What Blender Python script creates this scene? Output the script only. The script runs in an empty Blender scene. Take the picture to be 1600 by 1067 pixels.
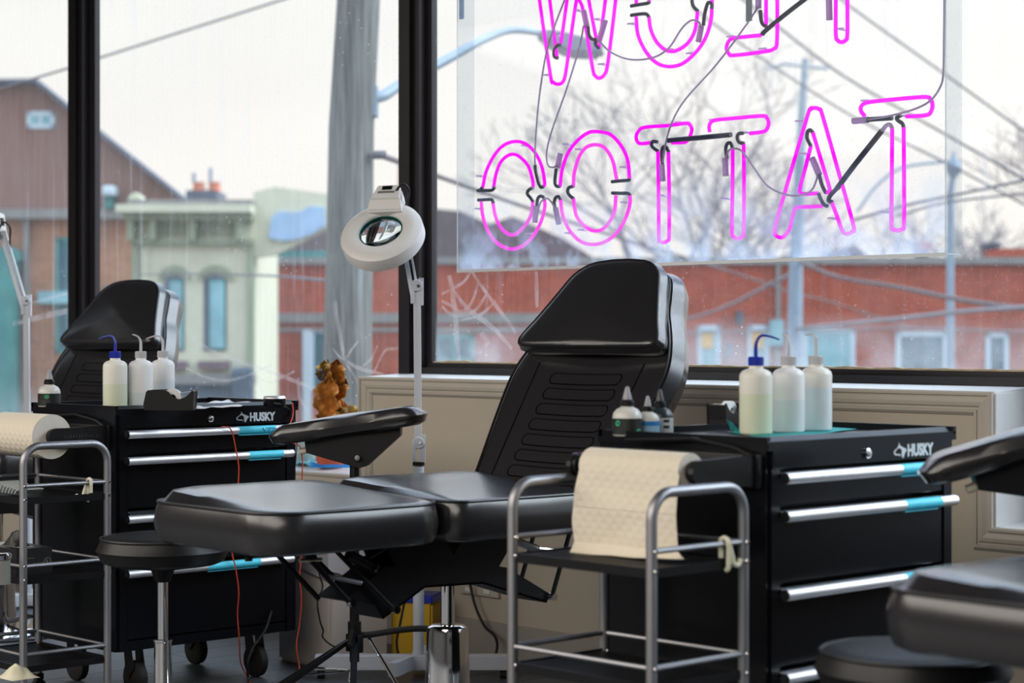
import bpy, bmesh, math, random
from mathutils import Vector, Matrix, noise
random.seed(7)
sc = bpy.context.scene
col = sc.collection
PI = math.pi

# ------------------------------------------------------------------ camera, sky, light, exposure
F, HOR, EYE = 3111.0, 523.0, 1.13          # focal length and horizon in pixels of the 1600 px wide frame, eye height
YAW = math.atan2(.7257, .688)              # x runs along the window wall, y towards the window, z up
FW = Vector((-math.sin(YAW), math.cos(YAW), 0)); RT = Vector((math.cos(YAW), math.sin(YAW), 0))
cam = bpy.data.cameras.new('camera'); cam_o = bpy.data.objects.new('camera', cam); col.objects.link(cam_o)
cam_o.location = (0, 0, EYE); cam_o.rotation_euler = (PI/2, 0, YAW)
cam.sensor_width = 36; cam.lens = 36*F/1600; cam.shift_y = -(533.5-HOR)/1600
cam.clip_end = 400
cam.dof.use_dof = True; cam.dof.focus_distance = 6.05; cam.dof.aperture_fstop = 3.2; cam.dof.aperture_blades = 9
sc.camera = cam_o

world = bpy.data.worlds.new('overcast_sky'); sc.world = world; world.use_nodes = True
wn = world.node_tree.nodes; wl = world.node_tree.links; wn.clear()
wo = wn.new('ShaderNodeOutputWorld'); bg = wn.new('ShaderNodeBackground')
tc = wn.new('ShaderNodeTexCoord'); sp = wn.new('ShaderNodeSeparateXYZ')
rp = wn.new('ShaderNodeValToRGB'); nz = wn.new('ShaderNodeTexNoise'); mx = wn.new('ShaderNodeMix'); mx.data_type = 'RGBA'
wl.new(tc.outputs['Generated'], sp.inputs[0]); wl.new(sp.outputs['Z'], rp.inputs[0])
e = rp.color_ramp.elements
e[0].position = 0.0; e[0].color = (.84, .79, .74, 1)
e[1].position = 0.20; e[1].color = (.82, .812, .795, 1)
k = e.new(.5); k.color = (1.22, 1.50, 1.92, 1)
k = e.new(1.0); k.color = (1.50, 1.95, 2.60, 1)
nz.inputs['Scale'].default_value = 3.0; nz.inputs['Detail'].default_value = 3
mp = wn.new('ShaderNodeMapping'); mp.inputs['Scale'].default_value = (1, 1, 4)
wl.new(tc.outputs['Generated'], mp.inputs[0]); wl.new(mp.outputs[0], nz.inputs['Vector'])
mr = wn.new('ShaderNodeMapRange'); mr.inputs[1].default_value = .3; mr.inputs[2].default_value = .7
mr.inputs[3].default_value = .95; mr.inputs[4].default_value = 1.04
wl.new(nz.outputs['Fac'], mr.inputs[0])
mx.blend_type = 'MULTIPLY'; mx.inputs[0].default_value = 1
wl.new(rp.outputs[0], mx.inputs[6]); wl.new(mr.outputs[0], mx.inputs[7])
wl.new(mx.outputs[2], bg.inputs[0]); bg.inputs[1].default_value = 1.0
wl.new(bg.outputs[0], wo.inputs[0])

def lamp(name, kind, loc, rot, energy, color, **kw):
    l = bpy.data.lights.new(name, kind); l.energy = energy; l.color = color
    for a, b in kw.items(): setattr(l, a, b)
    o = bpy.data.objects.new(name, l); o.location = loc; o.rotation_euler = rot; col.objects.link(o); return o
# bright cloud behind the street side, very soft
lamp('cloudy_sun', 'SUN', (0, 20, 20), (math.radians(-50), 0, math.radians(-42)), 3.0, (.84, .93, 1), angle=math.radians(45))
# ceiling panels of the shop, behind and beside the camera
for px_ in (-1.2, -7.6):
    lamp('ceiling_panel', 'AREA', (px_, -1.7, 2.95), (math.radians(9), 0, 0), 285, (1, .93, .84), shape='RECTANGLE', size=6.2, size_y=4.0)
sc.view_settings.view_transform = 'Standard'; sc.view_settings.look = 'None'
sc.view_settings.gamma = 1; sc.view_settings.use_curve_mapping = False
sc.view_settings.exposure = 0.35
sc.cycles.use_denoising = True; sc.cycles.max_bounces = 10; sc.cycles.transparent_max_bounces = 24
sc.cycles.sample_clamp_indirect = 6; sc.cycles.caustics_reflective = False; sc.cycles.caustics_refractive = False

# ------------------------------------------------------------------ geometry helpers
def px_ray(px, py): return FW + RT*((px-800)/F) + Vector((0, 0, (HOR-py)/F))
def at_y(px, py, y): d = px_ray(px, py); return Vector((0, 0, EYE)) + d*(y/d.y)
def at_x(px, py, x): d = px_ray(px, py); return Vector((0, 0, EYE)) + d*(x/d.x)
def at_z(px, py, z): d = px_ray(px, py); return Vector((0, 0, EYE)) + d*((z-EYE)/d.z)
def at_d(px, py, D): return Vector((0, 0, EYE)) + px_ray(px, py)*D

def smooth_path(pts, closed=False, n=5):
    P = [Vector(p) for p in pts]; out = []; N = len(P)
    for i in range(N if closed else N-1):
        if closed: a, b, c, d = P[(i-1) % N], P[i], P[(i+1) % N], P[(i+2) % N]
        else: b, c = P[i], P[i+1]; a = P[i-1] if i else b*2-c; d = P[i+2] if i+2 < N else c*2-b
        for k in range(n):
            t = k/n
            out.append(.5*((2*b)+(c-a)*t+(2*a-5*b+4*c-d)*t*t+(3*b-a-3*c+d)*t**3))
    if not closed: out.append(P[-1])
    return out

class MB:
    def __init__(s, M=None): s.bm = bmesh.new(); s.M = M or Matrix()
    def v(s, p): return s.bm.verts.new(s.M @ Vector(p))
    def f(s, vs):
        try: return s.bm.faces.new(vs)
        except ValueError: return None
    def box(s, a, b, bev=0):
        n0 = len(s.bm.verts)
        x0, y0, z0 = a; x1, y1, z1 = b
        V = [s.v(p) for p in ((x0,y0,z0),(x1,y0,z0),(x1,y1,z0),(x0,y1,z0),(x0,y0,z1),(x1,y0,z1),(x1,y1,z1),(x0,y1,z1))]
        fs = [s.f([V[i] for i in q]) for q in ((3,2,1,0),(4,5,6,7),(0,1,5,4),(1,2,6,5),(2,3,7,6),(3,0,4,7))]
        if bev:
            es = {e for f in fs for e in f.edges}
            bmesh.ops.bevel(s.bm, geom=list(es), offset=bev, segments=2, affect='EDGES', profile=.6)
        return s
    def obox(s, p, q, w, h, up=(0, 0, 1)):      # bar of cross-section w x h from p to q
        p, q = Vector(p), Vector(q); d = (q-p).normalized(); u = Vector(up)
        if abs(d.dot(u)) > .98: u = Vector((1, 0, 0))
        sx = d.cross(u).normalized(); sz = sx.cross(d)
        V = [s.v(c + sx*(a*w/2) + sz*(b*h/2)) for c in (p, q) for a, b in ((-1,-1),(1,-1),(1,1),(-1,1))]
        for q_ in ((3,2,1,0),(4,5,6,7),(0,1,5,4),(1,2,6,5),(2,3,7,6),(3,0,4,7)): s.f([V[i] for i in q_])
        return s
    def tube(s, pts, r, n=8, closed=False, cap=True):
        P = [Vector(p) for p in pts]; N = len(P)
        R = r if isinstance(r, (list, tuple)) else [r]*N
        rings = []; ref = None
        for i in range(N):
            a = P[(i-1) % N] if (closed or i) else P[i]; b = P[(i+1) % N] if (closed or i < N-1) else P[i]
            t = (b-a)
            t = t.normalized() if t.length > 1e-9 else Vector((0, 0, 1))
            if ref is None:
                ref = Vector((0, 0, 1)) if abs(t.z) < .9 else Vector((1, 0, 0))
            u = t.cross(ref)
            u = u.normalized() if u.length > 1e-6 else t.orthogonal().normalized()
            w = u.cross(t); ref = w
            rings.append([s.v(P[i] + (u*math.cos(2*PI*k/n) + w*math.sin(2*PI*k/n))*R[i]) for k in range(n)])
        for i in range(N if closed else N-1):
            A, B = rings[i], rings[(i+1) % N]
            for k in range(n): s.f([A[k], A[(k+1) % n], B[(k+1) % n], B[k]])
        if cap and not closed: s.f(rings[0][::-1]); s.f(rings[-1])
        return s
    def cyl(s, p, q, r, r2=None, n=20): return s.tube([p, q], [r, r if r2 is None else r2], n)
    def lathe(s, prof, c=(0, 0, 0), n=28, axis='z'):
        c = Vector(c); rings = []
        for r, h in prof:
            ring = []
            for k in range(n):
                a = 2*PI*k/n; x, y = math.cos(a)*r, math.sin(a)*r
                ring.append(s.v(c + (Vector((x, y, h)) if axis == 'z' else Vector((h, x, y)) if axis == 'x' else Vector((y, h, x)))))
            rings.append(ring)
        for A, B in zip(rings, rings[1:]):
            for k in range(n): s.f([A[k], A[(k+1) % n], B[(k+1) % n], B[k]])
        if tuple(prof[0]) != tuple(prof[-1]):
            if prof[0][0] > 1e-5: s.f(rings[0][::-1])
            if prof[-1][0] > 1e-5: s.f(rings[-1])
        return s
    def prism(s, poly, d, bev=0):               # polygon of 3-D points pushed along d
        d = Vector(d); A = [s.v(p) for p in poly]; B = [s.v(Vector(p)+d) for p in poly]; n = len(A)
        fs = [s.f(A[::-1]), s.f(B)] + [s.f([A[i], A[(i+1) % n], B[(i+1) % n], B[i]]) for i in range(n)]
        if bev:
            es = {e for f in fs if f for e in f.edges}
            bmesh.ops.bevel(s.bm, geom=list(es), offset=bev, segments=2, affect='EDGES')
        return s
    def grid(s, fn, nu, nv):
        V = [[s.v(fn(i/nu, j/nv)) for j in range(nv+1)] for i in range(nu+1)]
        for i in range(nu):
            for j in range(nv): s.f([V[i][j], V[i+1][j], V[i+1][j+1], V[i][j+1]])
        return s
    def cushion(s, outline, t, top=None, round_=.022, c=(0, 0), side=.006):   # padded slab over a star-shaped outline
        c = Vector((c[0], c[1])); top = top or (lambda x, y, q: 0)
        prof = [(round_, 0), (round_*.3, round_*.3), (0, round_), (-side, t*.5), (0, t-round_), (round_*.3, t-round_*.3), (round_, t)]
        rings = []
        def ring(ins, z, q=None):
            r = []
            for p in outline:
                v = Vector(p)-c; L = v.length
                w = c + v*max(0, (L-ins)/L) if q is None else c + v*q*((L-round_)/L)
                r.append(s.v((w.x, w.y, z + (top(w.x, w.y, 1.0 if q is None else q) if z >= t-round_*.5 else 0))))
            return r
        for ins, z in prof: rings.append(ring(ins, z))
        for q in (.93, .82, .66, .48, .3, .12): rings.append(ring(0, t, q))
        n = len(outline)
        for A, B in zip(rings, rings[1:]):
            for k in range(n): s.f([A[k], A[(k+1) % n], B[(k+1) % n], B[k]])
        s.f(rings[0][::-1]); s.f(rings[-1])
        return s
    def obj(s, name, m, parent=None, flat=False, loc=None, angle=35):
        bmesh.ops.remove_doubles(s.bm, verts=s.bm.verts, dist=1e-6)
        bmesh.ops.recalc_face_normals(s.bm, faces=s.bm.faces)
        me = bpy.data.meshes.new(name); 
        if not flat:
            for f in s.bm.faces: f.smooth = True
            lim = math.radians(angle)
            for ed in s.bm.edges:
                if len(ed.link_faces) == 2 and ed.calc_face_angle(0) > lim: ed.smooth = False
        s.bm.to_mesh(me); s.bm.free(); me.materials.append(m)
        o = bpy.data.objects.new(name, me); col.objects.link(o)
        if parent: o.parent = parent
        if loc: o.location = loc
        return o

def thing(name, label, cat, loc=(0, 0, 0), rz=0, group=None):
    o = bpy.data.objects.new(name, None); col.objects.link(o); o.empty_display_size = .05
    o.location = loc; o.rotation_euler = (0, 0, rz); o['label'] = label; o['category'] = cat
    if group: o['group'] = group
    return o
def tag(o, label, cat, group=None):
    o['label'] = label; o['category'] = cat
    if group: o['group'] = group
    return o
def struct(o, label=None):
    o['kind'] = 'structure'
    if label: o['label'] = label
    return o
def kids(o): return [c for c in bpy.data.objects if c.parent == o]
def copy_tree(o, parent=None):
    c = o.copy(); col.objects.link(c); c.parent = parent
    for ch in kids(o): copy_tree(ch, c)
    return c
def clone(o, loc, rz=None, label=None, drop=()):
    c = copy_tree(o); c.location = loc
    if rz is not None: c.rotation_euler = (0, 0, rz)
    if label: c['label'] = label
    return c
def rrect(w, l, r, n=6, c=(0, 0)):
    out = []
    for sx, sy, a0 in ((1, -1, -90), (1, 1, 0), (-1, 1, 90), (-1, -1, 180)):
        for k in range(n+1):
            a = math.radians(a0 + 90*k/n)
            out.append((c[0]+sx*(w/2-r)+r*math.cos(a), c[1]+sy*(l/2-r)+r*math.sin(a)))
    return out
def densify(poly, step=.03):
    out = []
    for i, p in enumerate(poly):
        q = poly[(i+1) % len(poly)]; d = math.dist(p, q); n = max(1, int(d/step))
        for k in range(n): out.append((p[0]+(q[0]-p[0])*k/n, p[1]+(q[1]-p[1])*k/n))
    return out

# ------------------------------------------------------------------ materials
def srgb(r, g, b):
    f = lambda c: c/12.92 if c <= .04045 else ((c+.055)/1.055)**2.4
    return (f(r/255), f(g/255), f(b/255), 1)
def mat(name, color, rough=.5, metal=0, bump=0, bscale=200, vary=0, vscale=6, coat=0, spec=.5, emit=None, estr=0, trans=0, sub=0, stretch=None):
    m = bpy.data.materials.new(name); m.use_nodes = True
    nt = m.node_tree; b = nt.nodes['Principled BSDF']
    c = color if len(color) == 4 else (*color, 1)
    b.inputs['Base Color'].default_value = c; b.inputs['Roughness'].default_value = rough; b.inputs['Metallic'].default_value = metal
    b.inputs['Coat Weight'].default_value = coat; b.inputs['Specular IOR Level'].default_value = spec
    b.inputs['Transmission Weight'].default_value = trans
    if sub: b.inputs['Subsurface Weight'].default_value = sub; b.inputs['Subsurface Radius'].default_value = (.02, .02, .02)
    if emit: b.inputs['Emission Color'].default_value = emit; b.inputs['Emission Strength'].default_value = estr
    if bump or vary:
        t = nt.nodes.new('ShaderNodeTexCoord'); mp = nt.nodes.new('ShaderNodeMapping')
        if stretch: mp.inputs['Scale'].default_value = stretch
        nt.links.new(t.outputs['Object'], mp.inputs[0])
    if bump:
        n = nt.nodes.new('ShaderNodeTexNoise'); n.inputs['Scale'].default_value = bscale; n.inputs['Detail'].default_value = 3
        bp = nt.nodes.new('ShaderNodeBump'); bp.inputs['Strength'].default_value = bump; bp.inputs['Distance'].default_value = .002
        nt.links.new(mp.outputs[0], n.inputs['Vector']); nt.links.new(n.outputs['Fac'], bp.inputs['Height']); nt.links.new(bp.outputs[0], b.inputs['Normal'])
    if vary:
        n = nt.nodes.new('ShaderNodeTexNoise'); n.inputs['Scale'].default_value = vscale; n.inputs['Detail'].default_value = 4
        r = nt.nodes.new('ShaderNodeMapRange'); r.inputs[3].default_value = 1-vary; r.inputs[4].default_value = 1+vary
        r.inputs[1].default_value = .3; r.inputs[2].default_value = .7
        mm = nt.nodes.new('ShaderNodeMix'); mm.data_type = 'RGBA'; mm.blend_type = 'MULTIPLY'; mm.inputs[0].default_value = 1; mm.inputs[6].default_value = c
        nt.links.new(mp.outputs[0], n.inputs['Vector']); nt.links.new(n.outputs['Fac'], r.inputs[0]); nt.links.new(r.outputs[0], mm.inputs[7])
        nt.links.new(mm.outputs[2], b.inputs['Base Color'])
    return m
def glass_mat(name, tint=(.95, .97, .97), dirt=.1, streak=.5, haze_z=None, speck=1.0, blotch=0, blotch_col=(.8, .85, .9, 1), refl=.6, hz_scale=6):
    m = bpy.data.materials.new(name); m.use_nodes = True; nt = m.node_tree; N = nt.nodes; L = nt.links; N.clear()
    out = N.new('ShaderNodeOutputMaterial'); tr = N.new('ShaderNodeBsdfTransparent'); tr.inputs[0].default_value = (*tint, 1)
    gl = N.new('ShaderNodeBsdfGlossy'); gl.inputs['Roughness'].default_value = .01
    fr = N.new('ShaderNodeFresnel'); fr.inputs[0].default_value = 1.35
    fm = N.new('ShaderNodeMath'); fm.operation = 'MULTIPLY'; fm.inputs[1].default_value = refl; 
    ge = N.new('ShaderNodeNewGeometry'); nb = N.new('ShaderNodeMath'); nb.operation = 'SUBTRACT'; nb.inputs[0].default_value = 1; L.new(ge.outputs['Backfacing'], nb.inputs[1])
    f0 = N.new('ShaderNodeMath'); f0.operation = 'MULTIPLY'; L.new(fr.outputs[0], f0.inputs[0]); L.new(nb.outputs[0], f0.inputs[1]); L.new(f0.outputs[0], fm.inputs[0])
    m1 = N.new('ShaderNodeMixShader'); L.new(fm.outputs[0], m1.inputs[0]); L.new(tr.outputs[0], m1.inputs[1]); L.new(gl.outputs[0], m1.inputs[2])
    df = N.new('ShaderNodeBsdfDiffuse'); df.inputs[0].default_value = blotch_col
    tl = N.new('ShaderNodeBsdfTranslucent'); tl.inputs[0].default_value = blotch_col
    md = N.new('ShaderNodeMixShader'); md.inputs[0].default_value = .6; L.new(df.outputs[0], md.inputs[1]); L.new(tl.outputs[0], md.inputs[2])
    t = N.new('ShaderNodeTexCoord')
    def ns(scale, sc3, lo, hi, detail=3):
        mp = N.new('ShaderNodeMapping'); mp.inputs['Scale'].default_value = sc3; L.new(t.outputs['Object'], mp.inputs[0])
        n = N.new('ShaderNodeTexNoise'); n.inputs['Scale'].default_value = scale; n.inputs['Detail'].default_value = detail; L.new(mp.outputs[0], n.inputs['Vector'])
        r = N.new('ShaderNodeMapRange'); r.inputs[1].default_value = lo; r.inputs[2].default_value = hi; L.new(n.outputs['Fac'], r.inputs[0]); return r.outputs[0]
    def mth(op, a, b):
        q = N.new('ShaderNodeMath'); q.operation = op; q.use_clamp = op in ('ADD', 'MAXIMUM')
        for i, x in enumerate((a, b)):
            if isinstance(x, (int, float)): q.inputs[i].default_value = x
            else: L.new(x, q.inputs[i])
        return q.outputs[0]
    total = mth('ADD', mth('MULTIPLY', ns(2.5, (1, 1, 1), .25, .8), dirt), dirt*.5)
    if streak:
        total = mth('ADD', total, mth('MULTIPLY', mth('MULTIPLY', ns(26, (1, 1, .035), .58, .75), ns(1.3, (1, 1, 1), .42, .65)), streak*.35))
        total = mth('ADD', total, mth('MULTIPLY', ns(70, (1, 1, .05), .4, .9), streak*.08))
    if speck:
        v = N.new('ShaderNodeTexVoronoi'); v.inputs['Scale'].default_value = 26; L.new(t.outputs['Object'], v.inputs['Vector'])
        w = N.new('ShaderNodeMapRange'); w.inputs[1].default_value = .12; w.inputs[2].default_value = .05; L.new(v.outputs['Distance'], w.inputs[0])
        total = mth('ADD', total, mth('MULTIPLY', mth('MULTIPLY', w.outputs[0], ns(3, (1, 1, 1), .5, .62)), .5*speck))
        v2 = N.new('ShaderNodeTexVoronoi'); v2.inputs['Scale'].default_value = 75; L.new(t.outputs['Object'], v2.inputs['Vector'])
        w2 = N.new('ShaderNodeMapRange'); w2.inputs[1].default_value = .16; w2.inputs[2].default_value = .08; L.new(v2.outputs['Distance'], w2.inputs[0])
        total = mth('ADD', total, mth('MULTIPLY', w2.outputs[0], .22*speck))
    if blotch:
        total = mth('ADD', total, mth('MULTIPLY', ns(4.2, (1, 1, 1.3), .46, .66, 6), blotch))
    if haze_z:
        s = N.new('ShaderNodeSeparateXYZ'); L.new(t.outputs['Object'], s.inputs[0])
        h = N.new('ShaderNodeMapRange'); h.inputs[1].default_value = haze_z[1]; h.inputs[2].default_value = haze_z[0]; h.inputs[3].default_value = 0; h.inputs[4].default_value = haze_z[2]
        L.new(s.outputs['Z'], h.inputs[0])
        total = mth('ADD', total, mth('MULTIPLY', h.outputs[0], ns(hz_scale, (1, 1, 1), .25 if hz_scale < 8 else .38, .7 if hz_scale < 8 else .62, 5)))
    m2 = N.new('ShaderNodeMixShader'); L.new(total, m2.inputs[0]); L.new(m1.outputs[0], m2.inputs[1]); L.new(md.outputs[0], m2.inputs[2])
    L.new(m2.outputs[0], out.inputs[0]); return m
def brick_mat(name, c1, c2, mortar, scale=1, vary=.25):
    m = bpy.data.materials.new(name); m.use_nodes = True; nt = m.node_tree; b = nt.nodes['Principled BSDF']; b.inputs['Roughness'].default_value = .9
    b.inputs['Specular IOR Level'].default_value = .2
    t = nt.nodes.new('ShaderNodeTexCoord'); mp = nt.nodes.new('ShaderNodeMapping'); mp.inputs['Rotation'].default_value = (PI/2, 0, 0)
    nt.links.new(t.outputs['Object'], mp.inputs[0])
    br = nt.nodes.new('ShaderNodeTexBrick'); br.inputs['Scale'].default_value = 1; br.inputs['Brick Width'].default_value = .22*scale; br.inputs['Row Height'].default_value = .075*scale
    br.inputs['Mortar Size'].default_value = .008*scale; br.inputs[1].default_value = c1; br.inputs[2].default_value = c2; br.inputs[3].default_value = mortar
    n = nt.nodes.new('ShaderNodeTexNoise'); n.inputs['Scale'].default_value = 1.2; n.inputs['Detail'].default_value = 5
    nt.links.new(t.outputs['Object'], n.inputs['Vector'])
    r = nt.nodes.new('ShaderNodeMapRange'); r.inputs[1].default_value = .3; r.inputs[2].default_value = .7; r.inputs[3].default_value = 1-vary; r.inputs[4].default_value = 1+vary
    nt.links.new(n.outputs['Fac'], r.inputs[0])
    mm = nt.nodes.new('ShaderNodeMix'); mm.data_type = 'RGBA'; mm.blend_type = 'MULTIPLY'; mm.inputs[0].default_value = 1
    nt.links.new(mp.outputs[0], br.inputs[0]); nt.links.new(br.outputs[0], mm.inputs[6]); nt.links.new(r.outputs[0], mm.inputs[7]); nt.links.new(mm.outputs[2], b.inputs['Base Color'])
    return m

LEATHER = mat('black_leather', (.019, .018, .020), .26, bump=.008, bscale=400, coat=.45)
LEATHER.node_tree.nodes['Principled BSDF'].inputs['Coat Roughness'].default_value = .2
STOOLM = mat('matte_black_vinyl', (.009, .009, .010), .42, bump=.03, bscale=400, spec=.35)
PIPING = mat('black_piping', (.014, .014, .016), .35)
STITCH = mat('stitch_groove', (.002, .002, .002), .7, spec=.1)
BLACK = mat('black_powder_paint', (.005, .005, .007), .42, spec=.3)
GLOSSB = mat('black_gloss_paint', (.004, .0045, .007), .28, spec=.2)
PLASTIC = mat('black_plastic', (.006, .006, .007), .4, spec=.3)
RUBBER = mat('black_rubber', (.006, .006, .006), .7)
CHROME = mat('chrome', (.78, .78, .80), .08, 1)
LIPSHEEN = mat('sky_sheen_lip', (.10, .11, .125), .38, 1)  # blue-grey metal stands in for the sky's sheen on black drawer lips
STEEL = mat('cart_steel', (.33, .33, .35), .48, 1)
ALU = mat('brushed_aluminium', (.84, .84, .86), .50, 1)
TAPE = mat('blue_masking_tape', srgb(80, 222, 250), .5, vary=.08, vscale=30)
TAPEINK = mat('dark_marker_ink', srgb(15, 90, 140), .6)
WHITEP = mat('white_plastic', (.78, .77, .75), .35)
LAMPW = mat('lamp_pale_enamel', srgb(205, 210, 220), .35)
WALL = mat('taupe_wall_paint', srgb(186, 176, 160), .62, bump=.05, bscale=90, vary=.03, vscale=2)
TRIMP = mat('taupe_trim_paint', srgb(188, 180, 168), .42, vary=.03, vscale=5)
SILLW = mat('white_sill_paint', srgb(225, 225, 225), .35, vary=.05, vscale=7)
CEILM = mat('charcoal_ceiling', (.10, .10, .10), .8); DARKW = mat('charcoal_wall', (.08, .08, .085), .7)
FLOORM = mat('grey_vinyl_plank', srgb(78, 84, 90), .42, vary=.18, vscale=9, bump=.08, bscale=30, stretch=(1, 6, 1))
JOINT = mat('dark_floor_joint', srgb(40, 42, 45), .8)
FRAME = mat('dark_bronze_frame', srgb(32, 29, 33), .38, vary=.15, vscale=20)
CRUD = mat('dried_putty', srgb(190, 172, 140), .9, bump=.6, bscale=60, vary=.25, vscale=25)
GLASS = glass_mat('dirty_window_glass', tint=(.985,.99,.985), dirt=.022, streak=.30, haze_z=(1.0, 1.20, .40))
GLASSL = glass_mat('streaked_window_glass', tint=(.985,.99,.985), dirt=.03, streak=.55, haze_z=(.62, .9, .2))
ACRYL = glass_mat('mottled_acrylic', tint=(.99, .992, .995), dirt=.010, streak=.03, speck=.3, blotch=.0, haze_z=(1.36, 1.66, .36), blotch_col=(.66, .78, .95, 1), refl=.35, hz_scale=11)  # bluish mottling, denser towards the bottom
ETCH = bpy.data.materials.new('etched_glass_scratch'); ETCH.use_nodes = True
def _etch():
    nt = ETCH.node_tree; N = nt.nodes; L = nt.links; N.clear()
    o = N.new('ShaderNodeOutputMaterial'); t = N.new('ShaderNodeBsdfTransparent'); d = N.new('ShaderNodeBsdfDiffuse'); tl = N.new('ShaderNodeBsdfTranslucent')
    d.inputs[0].default_value = tl.inputs[0].default_value = (.80, .74, .76, 1)
    a = N.new('ShaderNodeMixShader'); b = N.new('ShaderNodeMixShader'); L.new(d.outputs[0], a.inputs[1]); L.new(tl.outputs[0], a.inputs[2])
    n = N.new('ShaderNodeTexNoise'); n.inputs['Scale'].default_value = 22; n.inputs['Detail'].default_value = 4
    tc = N.new('ShaderNodeTexCoord'); L.new(tc.outputs['Object'], n.inputs['Vector'])
    r = N.new('ShaderNodeMapRange'); r.inputs[1].default_value = .25; r.inputs[2].default_value = .8; r.inputs[3].default_value = .05; r.inputs[4].default_value = .42
    L.new(n.outputs['Fac'], r.inputs[0]); L.new(r.outputs[0], b.inputs[0]); L.new(t.outputs[0], b.inputs[1]); L.new(a.outputs[0], b.inputs[2]); L.new(b.outputs[0], o.inputs[0])
_etch()
NEON = mat('magenta_neon', (.02, .0, .02), .9, emit=(1, .0, .93, 1), estr=.82, spec=0)
NEONP = mat('pale_magenta_neon', (.10, .02, .10), .9, emit=(1, .05, .82, 1), estr=.78, spec=0)
BLOCK = mat('blockout_paint', srgb(38, 44, 62), .45, vary=.5, vscale=60)
SLEEVE = None
GTO = mat('grey_neon_cable', srgb(150, 140, 155), .5)
PAPER = mat('paper_towel', srgb(226, 216, 198), .95)
def _emboss():                               # quilted diamonds pressed into the paper
    nt = PAPER.node_tree; N = nt.nodes; L = nt.links; t = N.new('ShaderNodeTexCoord'); outs = []
    for a in (45, -45):
        mp = N.new('ShaderNodeMapping'); mp.inputs['Rotation'].default_value = (0, math.radians(a), 0); L.new(t.outputs['Object'], mp.inputs[0])
        w = N.new('ShaderNodeTexWave'); w.inputs['Scale'].default_value = 15; w.inputs['Distortion'].default_value = 1.2; w.inputs['Detail'].default_value = 1; L.new(mp.outputs[0], w.inputs[0]); outs.append(w.outputs['Fac'])
    m = N.new('ShaderNodeMath'); m.operation = 'MAXIMUM'; L.new(outs[0], m.inputs[0]); L.new(outs[1], m.inputs[1])
    n = N.new('ShaderNodeTexNoise'); n.inputs['Scale'].default_value = 160; L.new(t.outputs['Object'], n.inputs[0])
    ad = N.new('ShaderNodeMath'); ad.operation = 'MULTIPLY_ADD'; ad.inputs[1].default_value = .35; L.new(n.outputs['Fac'], ad.inputs[0]); L.new(m.outputs[0], ad.inputs[2])
    b = N.new('ShaderNodeBump'); b.inputs['Strength'].default_value = .55; b.inputs['Distance'].default_value = .0025; L.new(ad.outputs[0], b.inputs['Height']); L.new(b.outputs[0], N['Principled BSDF'].inputs['Normal'])
_emboss()
PAPERE = mat('paper_roll_end', srgb(222, 216, 206), .95, bump=.3, bscale=120)
LETTER = mat('white_print', srgb(215, 220, 226), .4)
CORD_O = mat('orange_cord', srgb(215, 75, 45), .5)
CORD_B = mat('black_cord', (.006, .006, .006), .5)
TEAL = mat('teal_dental_bib', srgb(10, 150, 150), .7, bump=.2, bscale=80)
NAPKIN = mat('white_napkin', srgb(222, 222, 224), .9, bump=.3, bscale=60)
YELLOW = mat('yellow_bin_plastic', srgb(205, 165, 35), .4)
BLUECAP = mat('blue_plastic', srgb(25, 45, 165), .3)
def milky(name, c, k=.6, clear=0.0):             # soft plastic that lets light through
    m = bpy.data.materials.new(name); m.use_nodes = True; N = m.node_tree.nodes; L = m.node_tree.links; N.clear()
    o = N.new('ShaderNodeOutputMaterial'); d = N.new('ShaderNodeBsdfDiffuse'); t = N.new('ShaderNodeBsdfTranslucent'); g = N.new('ShaderNodeBsdfGlossy')
    d.inputs[0].default_value = c; t.inputs[0].default_value = c; g.inputs['Roughness'].default_value = .25
    a = N.new('ShaderNodeMixShader'); a.inputs[0].default_value = k; L.new(d.outputs[0], a.inputs[1]); L.new(t.outputs[0], a.inputs[2])
    f = N.new('ShaderNodeFresnel'); f.inputs[0].default_value = 1.4; b = N.new('ShaderNodeMixShader'); L.new(f.outputs[0], b.inputs[0]); L.new(a.outputs[0], b.inputs[1]); L.new(g.outputs[0], b.inputs[2])
    if clear:
        q = N.new('ShaderNodeBsdfTransparent'); q.inputs[0].default_value = c; z = N.new('ShaderNodeMixShader'); z.inputs[0].default_value = clear; L.new(b.outputs[0], z.inputs[1]); L.new(q.outputs[0], z.inputs[2]); b = z
    L.new(b.outputs[0], o.inputs[0]); return m
MILK = milky('translucent_bottle_plastic', srgb(250, 251, 251), .15, .0); GREENL = milky('pale_green_liquid', srgb(234, 240, 214), .15, .0); CLEARL = milky('pale_blue_liquid', srgb(236, 245, 248), .15, .0); MILKW = milky('warm_bottle_plastic', srgb(248, 246, 236), .15, .0)
EDGELIT = mat('acrylic_edge_light', srgb(240, 244, 248), .4); CLIP = milky('clear_tube_support', srgb(240, 225, 248), .6, .2); SLEEVE = milky('mauve_silicone', srgb(232, 205, 238), .75); WCAP = milky('milky_plastic', srgb(244, 244, 246), .5); GTO = milky('grey_neon_cable', srgb(225, 212, 230), .75)
CREAM = mat('cream_cap_plastic', srgb(224, 220, 196), .45)
INKB = mat('black_label', srgb(22, 26, 26), .45, vary=.3, vscale=50)
INKCLEAR = mat('frosted_ink_bottle', srgb(222, 220, 214), .3, trans=.15)
LBLUE = mat('blue_label', srgb(35, 130, 200), .4); LWHITE = mat('white_label', srgb(190, 192, 194), .5, vary=.2, vscale=150)
MINT = mat('mint_print', srgb(60, 190, 140), .5)
TERRA = mat('terracotta', srgb(190, 85, 60), .7, vary=.1, vscale=20)
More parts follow.
